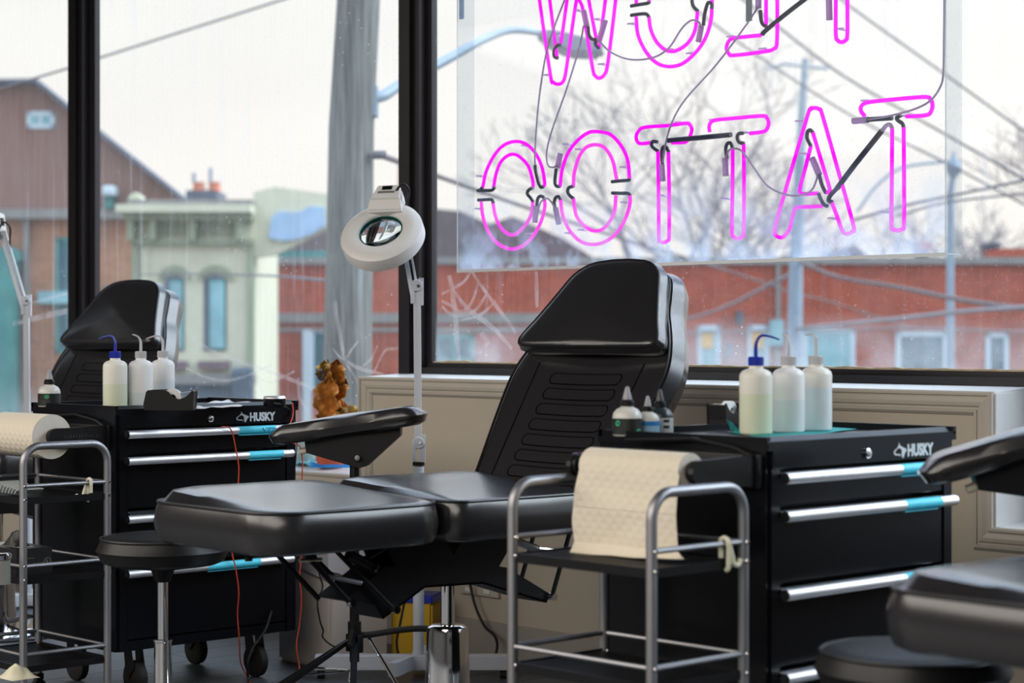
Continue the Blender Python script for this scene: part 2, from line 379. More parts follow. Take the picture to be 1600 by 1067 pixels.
LEAF = mat('dried_leaf', srgb(172, 110, 40), .6, vary=.6, vscale=22, bump=.4, bscale=40); LEAFG = mat('olive_dried_leaf', srgb(150, 120, 50), .6, vary=.5, vscale=20, bump=.4, bscale=40)
LENS = mat('green_lens_rim', srgb(20, 110, 105), .1, trans=.5)
BAGM = mat('thin_plastic_bag', srgb(215, 212, 220), .3, trans=.35)
BIN = mat('white_bin_plastic', srgb(214, 206, 198), .5)
# street
BRICK_R = brick_mat('red_brick', srgb(168, 78, 52), srgb(152, 66, 44), srgb(160, 94, 72), 1.6, .16)
BRICK_O = brick_mat('orange_brown_brick', srgb(176, 124, 94), srgb(162, 110, 82), srgb(160, 132, 110), 1.6, .12)
CLAD = mat('brown_cladding', srgb(134, 101, 90), .8, vary=.10, vscale=3, stretch=(6, 1, .2))
CREAMW = mat('cream_green_render', srgb(204, 202, 176), .8, vary=.06, vscale=2)
CREAMD = mat('grey_green_moulding', srgb(145, 153, 127), .8, vary=.08, vscale=3)
GREYST = mat('grey_stone', srgb(132, 128, 123), .8, vary=.12, vscale=2)
SLATE = mat('slate_roof', srgb(92, 98, 110), .7, vary=.15, vscale=2)
TEALP = mat('teal_paint', srgb(62, 128, 124), .6, vary=.15, vscale=2)
WINB = mat('far_window_glass', srgb(44, 84, 98), .5, vary=.4, vscale=2)
WINL = mat('pale_window_glass', srgb(126, 172, 178), .5, vary=.2, vscale=2)
WINF = mat('pale_window_frame', srgb(190, 205, 214), .5)
SKYB = mat('pale_blue_banner', srgb(160, 188, 217), .7, vary=.1, vscale=1.5)
WOODP = mat('weathered_pole_wood', srgb(104, 103, 98), .9, vary=.45, vscale=14, stretch=(3, 3, .15), bump=.5, bscale=30)
GALV = mat('galvanised_steel', srgb(135, 151, 164), .5, vary=.08, vscale=4)
WIRE = mat('street_wire', srgb(96, 92, 96), .7); WIREL = mat('pale_street_cable', srgb(135, 126, 128), .7)
BARK = mat('bare_bark', srgb(118, 110, 114), .9, vary=.2, vscale=3)
ASPH = mat('asphalt', srgb(90, 92, 95), .9, vary=.1, vscale=.5); CONC = mat('concrete', srgb(150, 148, 144), .9, vary=.08, vscale=.6)
NAVY = mat('dark_shopfront', srgb(62, 78, 92), .5, vary=.25, vscale=1.2)
YSIGN = mat('yellow_poster', srgb(224, 170, 70), .6); BROWN = mat('brown_sill', srgb(110, 88, 92), .8); ORANGE = mat('orange_chimney_clay', srgb(205, 120, 85), .8)

# ------------------------------------------------------------------ room shell
YW, XL, XR, YB, ZC = 4.70, -12.0, 3.2, -5.0, 3.35
GY = 4.95                                   # glass line
fl = MB().box((XL, YB, -.12), (XR, YW+.35, -.004)).obj('floor', JOINT); struct(fl)
x = -7.4; k = 0
while x < -1.6:                              # planks run along y
    y = 1.6 - random.random()*1.1
    while y < YW:
        y1 = min(y+1.22, YW); y0 = max(y, 1.5)
        if y1-y0 > .05: MB().box((x+.0015, y0+.0015, -.01), (x+.1785, y1-.0015, random.uniform(-.0006, 0)), .001).obj('plank', FLOORM, fl, flat=True)
        y = y1
    x += .18
def slab(name, a, b, m): return struct(MB().box(a, b).obj(name, m))
slab('floor_outer', (XL, YB, -.01), (-7.4, YW, 0), FLOORM); slab('floor_inner', (-1.6, YB, -.01), (XR, YW, 0), FLOORM); slab('floor_middle', (-7.4, YB, -.01), (-1.6, 1.5, 0), FLOORM)
slab('ceiling', (XL, YB, ZC), (XR, YW+.35, ZC+.15), CEILM)
slab('wall_left', (XL-.15, YB, -.1), (XL, YW+.35, ZC), DARKW); slab('wall_right', (XR, YB, -.1), (XR+.15, YW+.35, ZC), DARKW)
slab('wall_rear', (XL, YB-.15, -.1), (XR, YB, ZC), DARKW)
BX0, BX1, ZL, ZH = -5.773, -3.04, .605, .975   # raised part of the knee wall
slab('wall_front', (XL, YW, -.1), (XR, YW+.35, ZL-.012), WALL)
slab('wall_front_raised', (BX0, YW, ZL-.012), (BX1, YW+.335, ZH-.012), WALL)
slab('wall_header', (XL, YW+.10, 2.95), (XR, YW+.35, ZC), WALL)
slab('wall_street_side', (XL, YW+.06, -4.2), (XR, YW+.34, -.1), GREYST)
def sill(name, x0, x1, z):                   # sill boards fall a little towards the room
    b = MB(); b.prism([(x0, YW-.004, z-.012), (x0, YW-.004, z-.002), (x0, YW+.20, z+.009), (x0, YW+.30, z+.009), (x0, YW+.30, z-.012)], (x1-x0, 0, 0)); return struct(b.obj(name, SILLW, flat=True))
sill('trim_1', XL, BX0, ZL); sill('trim_2', BX0, BX1, ZH); sill('trim_3', BX1, XR, ZL)
struct(MB().box((BX1, YW-.003, ZL), (BX1+.006, YW+.30, ZH-.006)).obj('trim_13', SILLW, flat=True))  # added white board, puts the daylight on the wall end into its colour
# picture-frame moulding that follows the edge of the wall: profile (distance below the edge, stand-off)
PROF = [(0, 0), (0, .016), (.004, .020), (.011, .020), (.013, .013), (.018, .0125), (.030, .017), (.040, .015), (.045, .009), (.049, .009), (.051, .014), (.058, .013), (.066, .004), (.066, 0)]
path = [(XL, ZL, 0, -1), (BX0, ZL, 1, -1), (BX0, ZH, 1, -1), (BX1, ZH, -1, -1), (BX1, ZL, -1, -1), (XR, ZL, 0, -1)]
def moulding(name, i):
    (xa, za, oxa, oza), (xb, zb, oxb, ozb) = path[i], path[i+1]
    b = MB()
    for (u0, v0), (u1, v1) in zip(PROF, PROF[1:]):
        b.f([b.v((xa+oxa*u0, YW-v0, za+oza*u0)), b.v((xb+oxb*u0, YW-v0, zb+ozb*u0)), b.v((xb+oxb*u1, YW-v1, zb+ozb*u1)), b.v((xa+oxa*u1, YW-v1, za+oza*u1))])
    return struct(b.obj(name, TRIMP, angle=25))
for i in range(5): moulding('trim_%d' % (i+4), i)
struct(MB().box((XL, YW-.016, 0), (XR, YW, .128)).box((XL, YW-.010, .128), (XR, YW, .136)).obj('baseboard_front', mat('grey_baseboard_paint', srgb(158, 152, 146), .5), flat=True))

# ------------------------------------------------------------------ windows
def window(n, x0, x1, z0, glass, crud=True):
    w = struct(thing('window_%d' % n, '', 'window')); del w['category']; del w['label']
    z1 = 2.95
    b = MB().box((x0, 4.895, z0), (x1, 4.975, z0+.022)).box((x0, 4.925, z0+.022), (x1, 4.975, z0+.040)).box((x0, 4.895, z1-.06), (x1, 5.03, z1))
    b.obj('window_frame', FRAME, w, flat=True)
    MB().box((x0, GY-.003, z0+.03), (x1, GY+.003, z1-.05)).obj('glass_pane', glass, w, flat=True)
    if crud:
        c = MB(); N = 90; xs = [x0+.03+(x1-x0-.06)*i/N for i in range(N+1)]
        hs = [max(0.001, .012+.014*noise.noise(Vector((v*5, n, 0)))+.008*noise.noise(Vector((v*23, n, 3)))) for v in xs]
        for i in range(N):
            z = z0+.040
            c.prism([(xs[i], 4.929, z-.003), (xs[i+1], 4.929, z-.003), (xs[i+1], 4.929, z+hs[i+1]*.5), (xs[i], 4.929, z+hs[i]*.5)], (0, .018, 0))
        c.obj('putty_bead', CRUD, w, flat=True)
    return w
W1 = window(1, XL, -8.13, ZL+.01, GLASSL, False); W2 = window(2, -7.98, -5.77, ZL+.01, GLASSL, False); W3 = window(3, -5.66, -2.98, ZH+.010, GLASS); W4 = window(4, -2.86, .2, ZL+.01, GLASS, False); W5 = window(5, .3, XR, ZL+.01, GLASS, False)
def mullion(n, x0, x1, z0):
    b = MB().box((x0, 4.880, z0), (x0+.062, 4.957, 2.95)).box((x0+.062, 4.900, z0), (x0+.092, 4.957, 2.95)).box((x0+.092, 4.894, z0), (x0+.104, 4.957, 2.95)).box((x0+.104, 4.930, z0), (x1, 4.957, 2.95))
    struct(b.obj('trim_%d' % n, FRAME, flat=True))
mullion(9, -8.155, -8.000, ZL+.008); mullion(10, -5.773, -5.638, ZH+.008); mullion(11, -3.0, -2.85, ZL+.008); mullion(12, .18, .32, ZL+.008)
# scratches etched in the panes, given as strokes on the glass plane
def strokes(w, lst, y=GY-.0045):
    for pts, wd in lst:
        P = smooth_path([at_y(px, py, y) for px, py in pts], n=4); b = MB(); N = len(P)
        L_ = []; R_ = []
        for i, p in enumerate(P):
            t = (P[min(i+1, N-1)]-P[max(i-1, 0)]).normalized(); nn = Vector((-t.z, 0, t.x)); q = wd*.0022*(1-.35*abs(2*i/(N-1)-1))
            L_.append(b.v(p+nn*q)); R_.append(b.v(p-nn*q))
        for i in range(N-1): b.f([L_[i], L_[i+1], R_[i+1], R_[i]])
        b.obj('scratch', ETCH, w, flat=True)
strokes(W3, [([(702, 430), (706, 452), (711, 490), (714, 530), (718, 572)], 7), ([(690, 470), (705, 478), (722, 488), (738, 470), (748, 440)], 4), ([(690, 478), (708, 492), (740, 487), (760, 460)], 4),
             ([(737, 424), (760, 458), (792, 500), (806, 520)], 4), ([(708, 452), (730, 482), (770, 512), (800, 545)], 5), ([(690, 460), (705, 452), (725, 440), (735, 425)], 3),
             ([(838, 424), (839, 480)], 5), ([(720, 500), (750, 492), (775, 470)], 3), ([(752, 520), (758, 532), (764, 540)], 8)])
strokes(W2, [([(300, 528), (340, 552), (420, 580), (480, 604), (520, 632), (560, 652)], 4), ([(290, 575), (330, 592), (370, 592), (425, 570)], 3), ([(395, 585), (420, 597), (440, 590), (460, 580)], 3),
             ([(524, 470), (527, 500), (534, 535), (537, 560)], 6), ([(537, 560), (560, 575), (600, 585)], 4), ([(520, 545), (537, 562), (550, 545), (560, 532)], 3), ([(585, 580), (600, 550), (612, 545), (636, 545)], 3),
             ([(537, 562), (556, 592), (562, 610)], 3), ([(466, 590), (468, 620), (480, 640)], 5), ([(567, 572), (580, 560), (590, 540)], 3)])
strokes(W1, [([(20, 506), (60, 496), (100, 487), (126, 484)], 7), ([(40, 475), (80, 465), (126, 452)], 4)])

# ------------------------------------------------------------------ tattoo chairs
TILT = math.radians(32)
BM = Matrix(((1, 0, 0, 0), (0, math.sin(TILT), -math.cos(TILT), .222), (0, math.cos(TILT), math.sin(TILT), .655), (0, 0, 0, 1)))   # back plane: x, up along the back, out of the front
def mirror(half): return [(w, l) for w, l in half] + [(-w, l) for w, l in half[::-1] if w > 1e-4]
def smooth2(poly, n=3): return [(p.x, p.y) for p in smooth_path([(a, b, 0) for a, b in poly], closed=True, n=n)]
BACK = smooth2(mirror([(.10, 0), (.25, .0), (.282, .03), (.300, .14), (.318, .26), (.330, .36), (.332, .42), (.322, .475), (.296, .535), (.264, .59), (.232, .64), (.208, .70), (.178, .755), (.120, .785), (.05, .792), (0, .793)]), 3)
PILLOW = smooth2(mirror([(.12, .478), (.270, .481), (.298, .496), (.294, .522), (.268, .568), (.240, .625), (.212, .685), (.184, .740), (.130, .778), (.05, .790), (0, .791)]), 3)
def make_chair(label):
    t = thing('tattoo_chair', label, 'chair', (-4.075, 3.70, 0), math.radians(-2.5), 'black tattoo chairs along the window')
    def dish(x, y, q):                        # flat in the middle, raised bolster along the side by the wall
        u = min(1, max(0, (-x-.10)/.13)); v = min(1, max(0, (-x-.24)/.07))
        return (.026*min(1, max(0, (.285-x)/.42)) + .006*(u*u*(3-2*u))*(1-.9*v*v))*(1 if q < .9 else .8) if q < .99 else 0
    lo = rrect(.595, .562, .105, 7, (-.002, -.579)); so = rrect(.59, .53, .05, 5, (0, -.027))
    leg = MB(Matrix.Translation((0, 0, .597))).cushion(densify(lo, .04), .107, dish, .020, (-.002, -.579)).obj('leg_rest', LEATHER, t)
    lp = [(p[0]*.985, -.579+(p[1]+.579)*.985, .7005) for p in lo]
    MB().tube(lp, .0042, 6, True).obj('piping', PIPING, leg)
    seat = MB(Matrix.Translation((0, 0, .595))).cushion(densify(so, .04), .109, dish, .018, (0, -.027)).obj('seat', LEATHER, t)
    MB().tube([(p[0]*.985, -.027+(p[1]+.027)*.985, .7005) for p in so], .0042, 6, True).obj('piping', PIPING, seat)
    def bulge(x, y, q): return -.010*max(0, 1-(x/.2)**2) if q < .999 else 0
    back = MB(BM @ Matrix.Translation((0, 0, -.085))).cushion(BACK, .09, bulge, .022, (0, .38), .010).obj('backrest', LEATHER, t)
    MB(BM).tube([(p[0]*.962, .38+(p[1]-.38)*.975, .0062) for p in BACK], .0040, 6, True).obj('piping', PIPING, back)
    for i in range(8):                       # stitched channels between the side bolsters
        l = .045+i*.052; w = .30
        MB(BM).tube([(p[0], p[1], .0048+bulge(p[0], p[1], 0)) for p in densify(rrect(w, .036, .017, 4, (.0, l)), .03)], .0024, 5, True).obj('stitched_channel', STITCH, back)
    for s in (-1, 1): MB(BM).tube([(s*.205, .02, .0045), (s*.212, .18, .0045), (s*.222, .46, .0045)], .0026, 5).obj('bolster_seam', STITCH, back)
    pil = MB(BM @ Matrix.Translation((0, 0, .004))).cushion(PILLOW, .062, lambda x, y, q: .012*(1-q), .022, (0, .61), .004).obj('head_pillow', LEATHER, t)
    MB(BM).tube([(p[0]*.972, .61+(p[1]-.61)*.955, .0600) for p in PILLOW], .0040, 6, True).obj('piping', PIPING, pil)
    # steel frame below the cushions
    PL = [(-.365, .588), (-.331, .524), (-.365, .526), (-.497, .451), (-.40, .429), (-.373, .39), (-.235, .46), (-.036, .454), (.198, .382), (.212, .405), (.054, .491), (.024, .497), (.095, .588), (-.10, .588), (-.137, .54), (-.172, .588)]
    for X in (.10, -.015): MB().prism([(X, a, b) for a, b in PL], (-.006, 0, 0)).obj('side_plate', BLACK, t, flat=True)
    b = MB()
    for (a0, b0), (a1, b1) in zip(PL[4:9], PL[5:9]): b.prism([(-.020, a0, b0), (-.020, a1, b1), (-.020, a1, b1+.006), (-.020, a0, b0+.006)], (.12, 0, 0))
    b.prism([(-.020, -.365, .588), (-.020, .095, .588), (-.020, .095, .597), (-.020, -.365, .597)], (.12, 0, 0))
    b.obj('channel_plate', BLACK, t, flat=True)
    MB().prism([(-.018, -.497, .452), (-.018, -.365, .527), (-.018, -.362, .522), (-.018, -.494, .446)], (.115, 0, 0)).obj('wing_plate', BLACK, t, flat=True)
    for X in (.115, -.03):
        MB().tube([(X, -.541, .585), (X, -.348, .412)], .0065, 8).obj('leg_link', BLACK, t)
        MB().tube([(X, -.632, .580), (X, -.487, .440)], .0075, 8).obj('leg_link', BLACK, t)
        MB().tube([(X, .278, .590), (X, .205, .402)], .0065, 8).obj('back_link', BLACK, t)
    MB().tube([(.112, -.575, .521), (.112, -.454, .492)], .0065).obj('cross_link', STEEL, t)
    MB().tube([(.118, -.650, .564), (.118, -.583, .562)], .005).obj('link_rod', mat('pale_brass_rod', srgb(190, 180, 150), .35, 1), t)
    MB().tube([(.105, -.365, .580), (.105, -.445, .548)], .008, 8).obj('link_rod', BLACK, t)
    MB().cyl((.125, -.505, .570), (.125, -.425, .531), .014, n=12).cyl((.125, -.428, .533), (.125, -.418, .528), .019, .017, 12).obj('release_handle', PLASTIC, t)
    for q in ((.118, -.348, .414), (.118, -.49, .445), (.118, .205, .400)): MB().lathe([(.0, -.010), (.0105, -.010), (.0105, .010), (0, .010)], q, 12, 'x').obj('pivot_bolt', CHROME, t)
    MB().tube([(.10, .085, .562), (.10, .164, .534)], .011, 10).obj('gas_strut', STEEL, t)
    MB().tube([(.10, .15, .538), (.10, .252, .523)], .0055, 8).obj('strut_rod', CHROME, t)
    MB().box((-.12, .17, .575), (.12, .26, .602)).box((-.12, .235, .585), (.12, .262, .70)).obj('back_bracket', BLACK, t, flat=True)
    b = MB(); b.lathe([(.010, 0), (.010, .03), (.006, .032)], (.10, -.79, .572), 10); b.obj('foot_stop', RUBBER, t)
    MB().cyl((0, 0, .30), (0, 0, .462), .0195, n=24).obj('lift_piston', CHROME, t)
    MB().lathe([(.0195, .337), (.045, .336), (.054, .330), (.057, .318), (.061, .20), (.068, .06), (.072, .030), (.02, .029)], (0, 0, 0), 40).obj('column_cover', CHROME, t)
    MB().lathe([(.0, .0), (.29, .0), (.30, .006), (.30, .014), (.27, .024), (.09, .034), (0, .034)], (0, 0, 0), 48).obj('base_disc', CHROME, t)
    MB().cyl((.07, 0, .045), (.24, .02, .085), .009, n=10).box((.22, -.03, .075), (.30, .05, .090), .004).obj('foot_pedal', BLACK, t)
    for o in kids(t):                        # the lift column sits a little towards the foot end
        if o.name.split('.')[0] in ('lift_piston', 'column_cover', 'base_disc', 'foot_pedal'): o.location = (0, -.077, 0)
    return t
CH = make_chair('black padded tattoo chair in the middle, with the magnifier lamp behind its foot end')
clone(CH, (-6.864, 3.876, 0), math.radians(6.5), 'black tattoo chair whose back rises behind the trolley with the tape dispenser')
CN = clone(CH, (-1.76, 3.68, 0), math.radians(-2.5), 'black tattoo chair showing only its foot end, at the lower right by the drawers')
for o in kids(CN):                            # lowered a touch
    if o.name.split('.')[0] in ('leg_rest', 'seat'): o.location.z -= .012

# ------------------------------------------------------------------ round stools
def make_stool(label):
    t = thing('rolling_stool', label, 'stool', (-4.86, 3.22, 0), .4, 'round black rolling stools')
    c = [(.185*math.cos(2*PI*k/40), .185*math.sin(2*PI*k/40)) for k in range(40)]
    s = MB(Matrix.Translation((0, 0, .470))).cushion(c, .082, lambda x, y, q: .008*(1-q*q), .030).obj('seat', STOOLM, t)
    MB().tube([(p[0]*.965, p[1]*.965, .545) for p in c], .0035, 6, True).obj('piping', PIPING, s)
    MB().lathe([(.10, .470), (.10, .462), (.034, .452), (.022, .418), (0, .418)]).obj('seat_plate', BLACK, t)
    MB().cyl((0, 0, .22), (0, 0, .43), .0155, n=20).obj('lift_piston', CHROME, t)
    MB().lathe([(.016, .252), (.027, .252), (.027, .246), (.0255, .244), (.0255, .075), (.0, .075)], n=24).obj('column', CHROME, t)
    b = MB()
    for k in range(5):
        a = 2*PI*k/5; d = Vector((math.cos(a), math.sin(a), 0)); b.tube([d*.02+Vector((0, 0, .085)), d*.25+Vector((0, 0, .066))], [.019, .013], 10)
    b.lathe([(.0, .06), (.034, .06), (.034, .105), (0, .105)], n=16); b.obj('star_base', CHROME, t)
    for k in range(5):
        a = 2*PI*k/5; d = Vector((math.cos(a), math.sin(a), 0))*.25
        MB().lathe([(0, -.02), (.024, -.02), (.026, -.012), (.026, .012), (.024, .02), (0, .02)], (d.x, d.y, .027), 16, 'x').cyl((d.x, d.y, .05), (d.x, d.y, .075), .006, n=8).obj('caster', RUBBER, t)
    return t
ST = make_stool('round black stool tucked under the foot end of the middle tattoo chair')
clone(ST, (-2.27, 3.225, -.03), .9, 'round black stool at the lower right, in front of the bottom drawers')

# ------------------------------------------------------------------ arm rests on tripods
def make_armrest(label, head_rz):
    t = thing('arm_rest_stand', label, 'arm rest', (-4.8, 3.88, 0), 0, 'padded arm rests on tripods')
    R_ = Matrix.Rotation(head_rz, 4, 'Z') @ Matrix.Translation((0, 0, .806)) @ Matrix.Rotation(math.radians(-8.5), 4, 'Y')
    o = rrect(.49, .15, .06, 6)
    MB(R_ @ Matrix.Translation((-.012, 0, .018))).cushion(densify(o, .03), .060, lambda x, y, q: .006*(1-q) - .02*max(0, (abs(x)-.18)/.065)**2, .024, (0, 0), .003).obj('arm_pad', LEATHER, t)
    MB(R_).prism([(-.15, -.03, .02), (.15, -.03, .02), (.145, -.03, -.008), (.03, -.03, -.085), (.005, -.03, -.088), (-.15, -.03, -.018)], (0, .06, 0)).obj('pad_bracket', BLACK, t, flat=True)
    MB(R_).lathe([(0, -.054), (.008, -.054), (.010, -.046), (.0, -.030)], (.008, 0, -.055), 12, 'y').obj('bracket_bolt', CHROME, t)
    MB(R_).cyl((-.145, -.01, -.01), (-.172, -.01, -.012), .010, n=12).obj('tilt_knob', CREAM, t)
    MB().cyl((0, 0, .12), (0, 0, .735), .0150, n=20).obj('pole', BLACK, t)
    MB().cyl((0, 0, .16), (0, 0, .245), .021, n=16).box((-.03, -.012, .150), (.03, .012, .205), .004).obj('tripod_hub', PLASTIC, t)
    MB().obox((.02, -.02, .22), (.035, -.045, .175), .012, .03).obj('clamp_lever', PLASTIC, t)
    for a in (200, 250, 320):
        d = Vector((math.cos(math.radians(a)), math.sin(math.radians(a)), 0)); s = d.cross(Vector((0, 0, 1)))
        L_ = MB().obox(d*.02+Vector((0, 0, .185)), d*.30+Vector((0, 0, .012)), .020, .012).obj('leg', BLACK, t, flat=True)
        MB().tube([d*.028+s*.012+Vector((0, 0, .09)), d*.16+s*.012+Vector((0, 0, .088))], .004, 6).obj('brace', CHROME, L_)
        MB().lathe([(0, 0), (.012, 0), (.012, .02), (0, .022)], d*.30, 12).obj('rubber_foot', RUBBER, L_)
    b = MB().tube(smooth_path([(.0, .022, .20), (.045, .030, .206), (.12, .10, .222), (.175, .15, .225), (.19, .155, .21)], n=4), .0100, 10); b.obj('carry_bar', RUBBER, t)
    MB().tube([(.19, .155, .212), (.235, .175, .10)], .0062, 8).tube([(.035, .024, .203), (.12, .10, .012)], .0062, 8).obj('bar_rod', CHROME, t)
    return t
AR = make_armrest('black padded arm rest on a black pole behind the middle tattoo chair', math.radians(43))
a2 = clone(AR, (-2.33, 3.80, 0), 0, 'black padded arm rest reaching in from the right edge above the drawers')
for o in kids(a2):                            # this pad is set higher and tipped up more
    if o.name.startswith('pole'): o.scale.z = 1.07
    if o.name.split('.')[0] in ('arm_pad', 'pad_bracket', 'bracket_bolt', 'tilt_knob'):
        o.matrix_basis = Matrix.Translation((0, 0, .785)) @ Matrix.Rotation(math.radians(43), 4, 'Z') @ Matrix.Rotation(math.radians(-8), 4, 'Y') @ Matrix.Rotation(math.radians(-43), 4, 'Z') @ Matrix.Translation((0, 0, -.735))

# ------------------------------------------------------------------ magnifier lamps
def make_lamp(label):
    P0 = at_d(654, 700, 6.55); t = thing('magnifier_lamp', label, 'lamp', (P0.x, P0.y, 0), YAW, 'magnifier lamps on floor stands')   # local x runs across the view, y away
    MB().box((-.34, -.025, .030), (.30, .025, .078), .003).box((-.025, .0, .032), (.025, .22, .076), .003).prism([(-.035, -.02, .032), (-.015, -.02, .032), (-.06, -.16, .032), (-.09, -.16, .032)], (0, 0, .045)).obj('base_frame', LAMPW, t, flat=True)
    for x in (-.32, .28): MB().lathe([(0, -.012), (.015, -.012), (.015, .012), (0, .012)], (x, .0, .015), 14, 'x').obj('caster', RUBBER, t)
    MB().lathe([(.018, .07), (.018, .695), (.014, .698)], n=24).obj('lower_tube', LAMPW, t)
    MB().cyl((0, 0, .70), (0, 0, .712), .020, n=20).obj('collar', BLACK, t)
    def joint(z, x=0):
        b = MB().lathe([(0, -.014), (.018, -.014), (.020, -.010), (.020, .010), (.018, .014), (0, .014)], (x, 0, z+.02), 20, 'y')
        b.obox((x+.014, 0, z-.045), (x+.014, 0, z+.045), .016, .018, (0, 1, 0)).box((x-.020, -.012, z-.04), (x-.006, .012, z+.02), .003); return b
    j = joint(.755, .0).obj('lower_joint', LAMPW, t); MB().lathe([(0, -.018), (.005, -.018), (.006, -.013), (0, -.013)], (0.006, 0, .775), 10, 'y').obj('pivot_screw', CHROME, j)
    MB().obox((-.0065, 0, .76), (-.0105, 0, 1.27), .013, .016, (0, 1, 0)).obox((.0055, -.001, .76), (.0015, -.001, 1.27), .0105, .018, (0, 1, 0)).obj('lower_arm', LAMPW, t, flat=True)
    j = joint(1.272, -.006).obj('elbow_joint', LAMPW, t); MB().lathe([(0, -.018), (.005, -.018), (.006, -.013), (0, -.013)], (0, 0, 1.29), 10, 'y').obj('pivot_screw', CHROME, j)
    MB().obox((-.018, 0, 1.25), (-.085, .05, 1.605), .014, .016, (0, 1, 0)).obox((-.002, 0, 1.27), (-.068, .05, 1.62), .007, .016, (0, 1, 0)).obj('upper_arm', LAMPW, t, flat=True)
    MB().tube(smooth_path([(-.085, .02, 1.56), (-.075, .0, 1.60), (-.050, -.01, 1.625), (-.030, .0, 1.60), (-.045, .03, 1.55), (-.05, .04, 1.50)], n=4), .0042, 8).obj('lamp_cord', CORD_B, t)
    # ring head: its face looks at the sitter and up
    n = Vector((-.21, -.70, .68)).normalized(); yy = Vector((.16, .62, .74)); yy = (yy - n*yy.dot(n)).normalized(); xx = yy.cross(n)
    c = Vector((-.118, -.05, 1.460))
    H = Matrix(((xx.x, yy.x, n.x, c.x), (xx.y, yy.y, n.y, c.y), (xx.z, yy.z, n.z, c.z), (0, 0, 0, 1)))
    hd = MB(H).lathe([(.073, -.010), (.073, .012), (.076, .017), (.086, .021), (.108, .022), (.120, .019), (.136, .008), (.138, .002), (.138, -.034), (.132, -.042), (.080, -.042), (.073, -.034), (.073, -.010)], n=64).obj('lamp_head', WHITEP, t)
    MB(H).prism([(-.060, .072, -.01), (.060, .072, -.01), (.046, .150, -.01), (.038, .176, -.01), (-.038, .176, -.01), (-.046, .150, -.01)], (0, 0, .045), .005).prism([(-.060, .074, .03), (.060, .074, .03), (.052, .110, .052), (-.052, .110, .052)], (0, .0, -.04)).prism([(-.050, .108, .034), (.050, .108, .034), (.038, .174, .034), (-.038, .174, .034)], (0, 0, .022), .003).obj('head_housing', WHITEP, t)
    MB(H).box((-.018, .150, .055), (.016, .166, .059), .001).obj('rocker_switch', PLASTIC, t)
    MB(H).box((-.030, .134, .0555), (.028, .143, .0572)).obj('grey_plate', mat('grey_plate_print', srgb(120, 118, 120), .5), t)
    l = MB(H).lathe([(r, .0105-r*r*2.2) for r in (0, .008, .016, .024, .032, .040, .048, .058, .068)] + [(r, -.0105+r*r*2.2) for r in (.068, .058, .048, .040, .032, .024, .016, .008, 0)], n=48).obj('lens', bpy.data.materials['clear_lens'], t)
    MB(H).lathe([(.068, -.014), (.0735, -.014), (.0735, .010), (.068, .010), (.068, -.014)], n=48).obj('lens_rim', LENS, t)
    return t
mat('clear_lens', (.97, 1, .99), .0, trans=1.0).node_tree.nodes['Principled BSDF'].inputs['IOR'].default_value = 1.45
LM = make_lamp('white ring magnifier lamp on a slim stand in front of the dark mullion')
p = at_d(43, 500, 8.25); l2 = clone(LM, (p.x, p.y, -.02), YAW, 'magnifier lamp of which only the jointed arm shows at the left edge')
ARMR = Matrix.Translation((-.005, 0, 1.272)) @ Matrix.Rotation(math.radians(-7.5), 4, 'Y') @ Matrix.Translation((.005, 0, -1.272))   # upper arm leans further over
HEADR = Matrix.Translation((-.075, .05, 1.60)) @ Matrix.Rotation(math.radians(88), 4, 'Y') @ Matrix.Translation((.075, -.05, -1.60))   # head swung out sideways
for o in kids(l2):
    n_ = o.name.split('.')[0]
    if n_ in ('upper_arm', 'lamp_cord'): o.matrix_basis = ARMR
    elif n_ in ('lamp_head', 'head_housing', 'rocker_switch', 'grey_plate', 'lens', 'lens_rim'): o.matrix_basis = ARMR @ HEADR

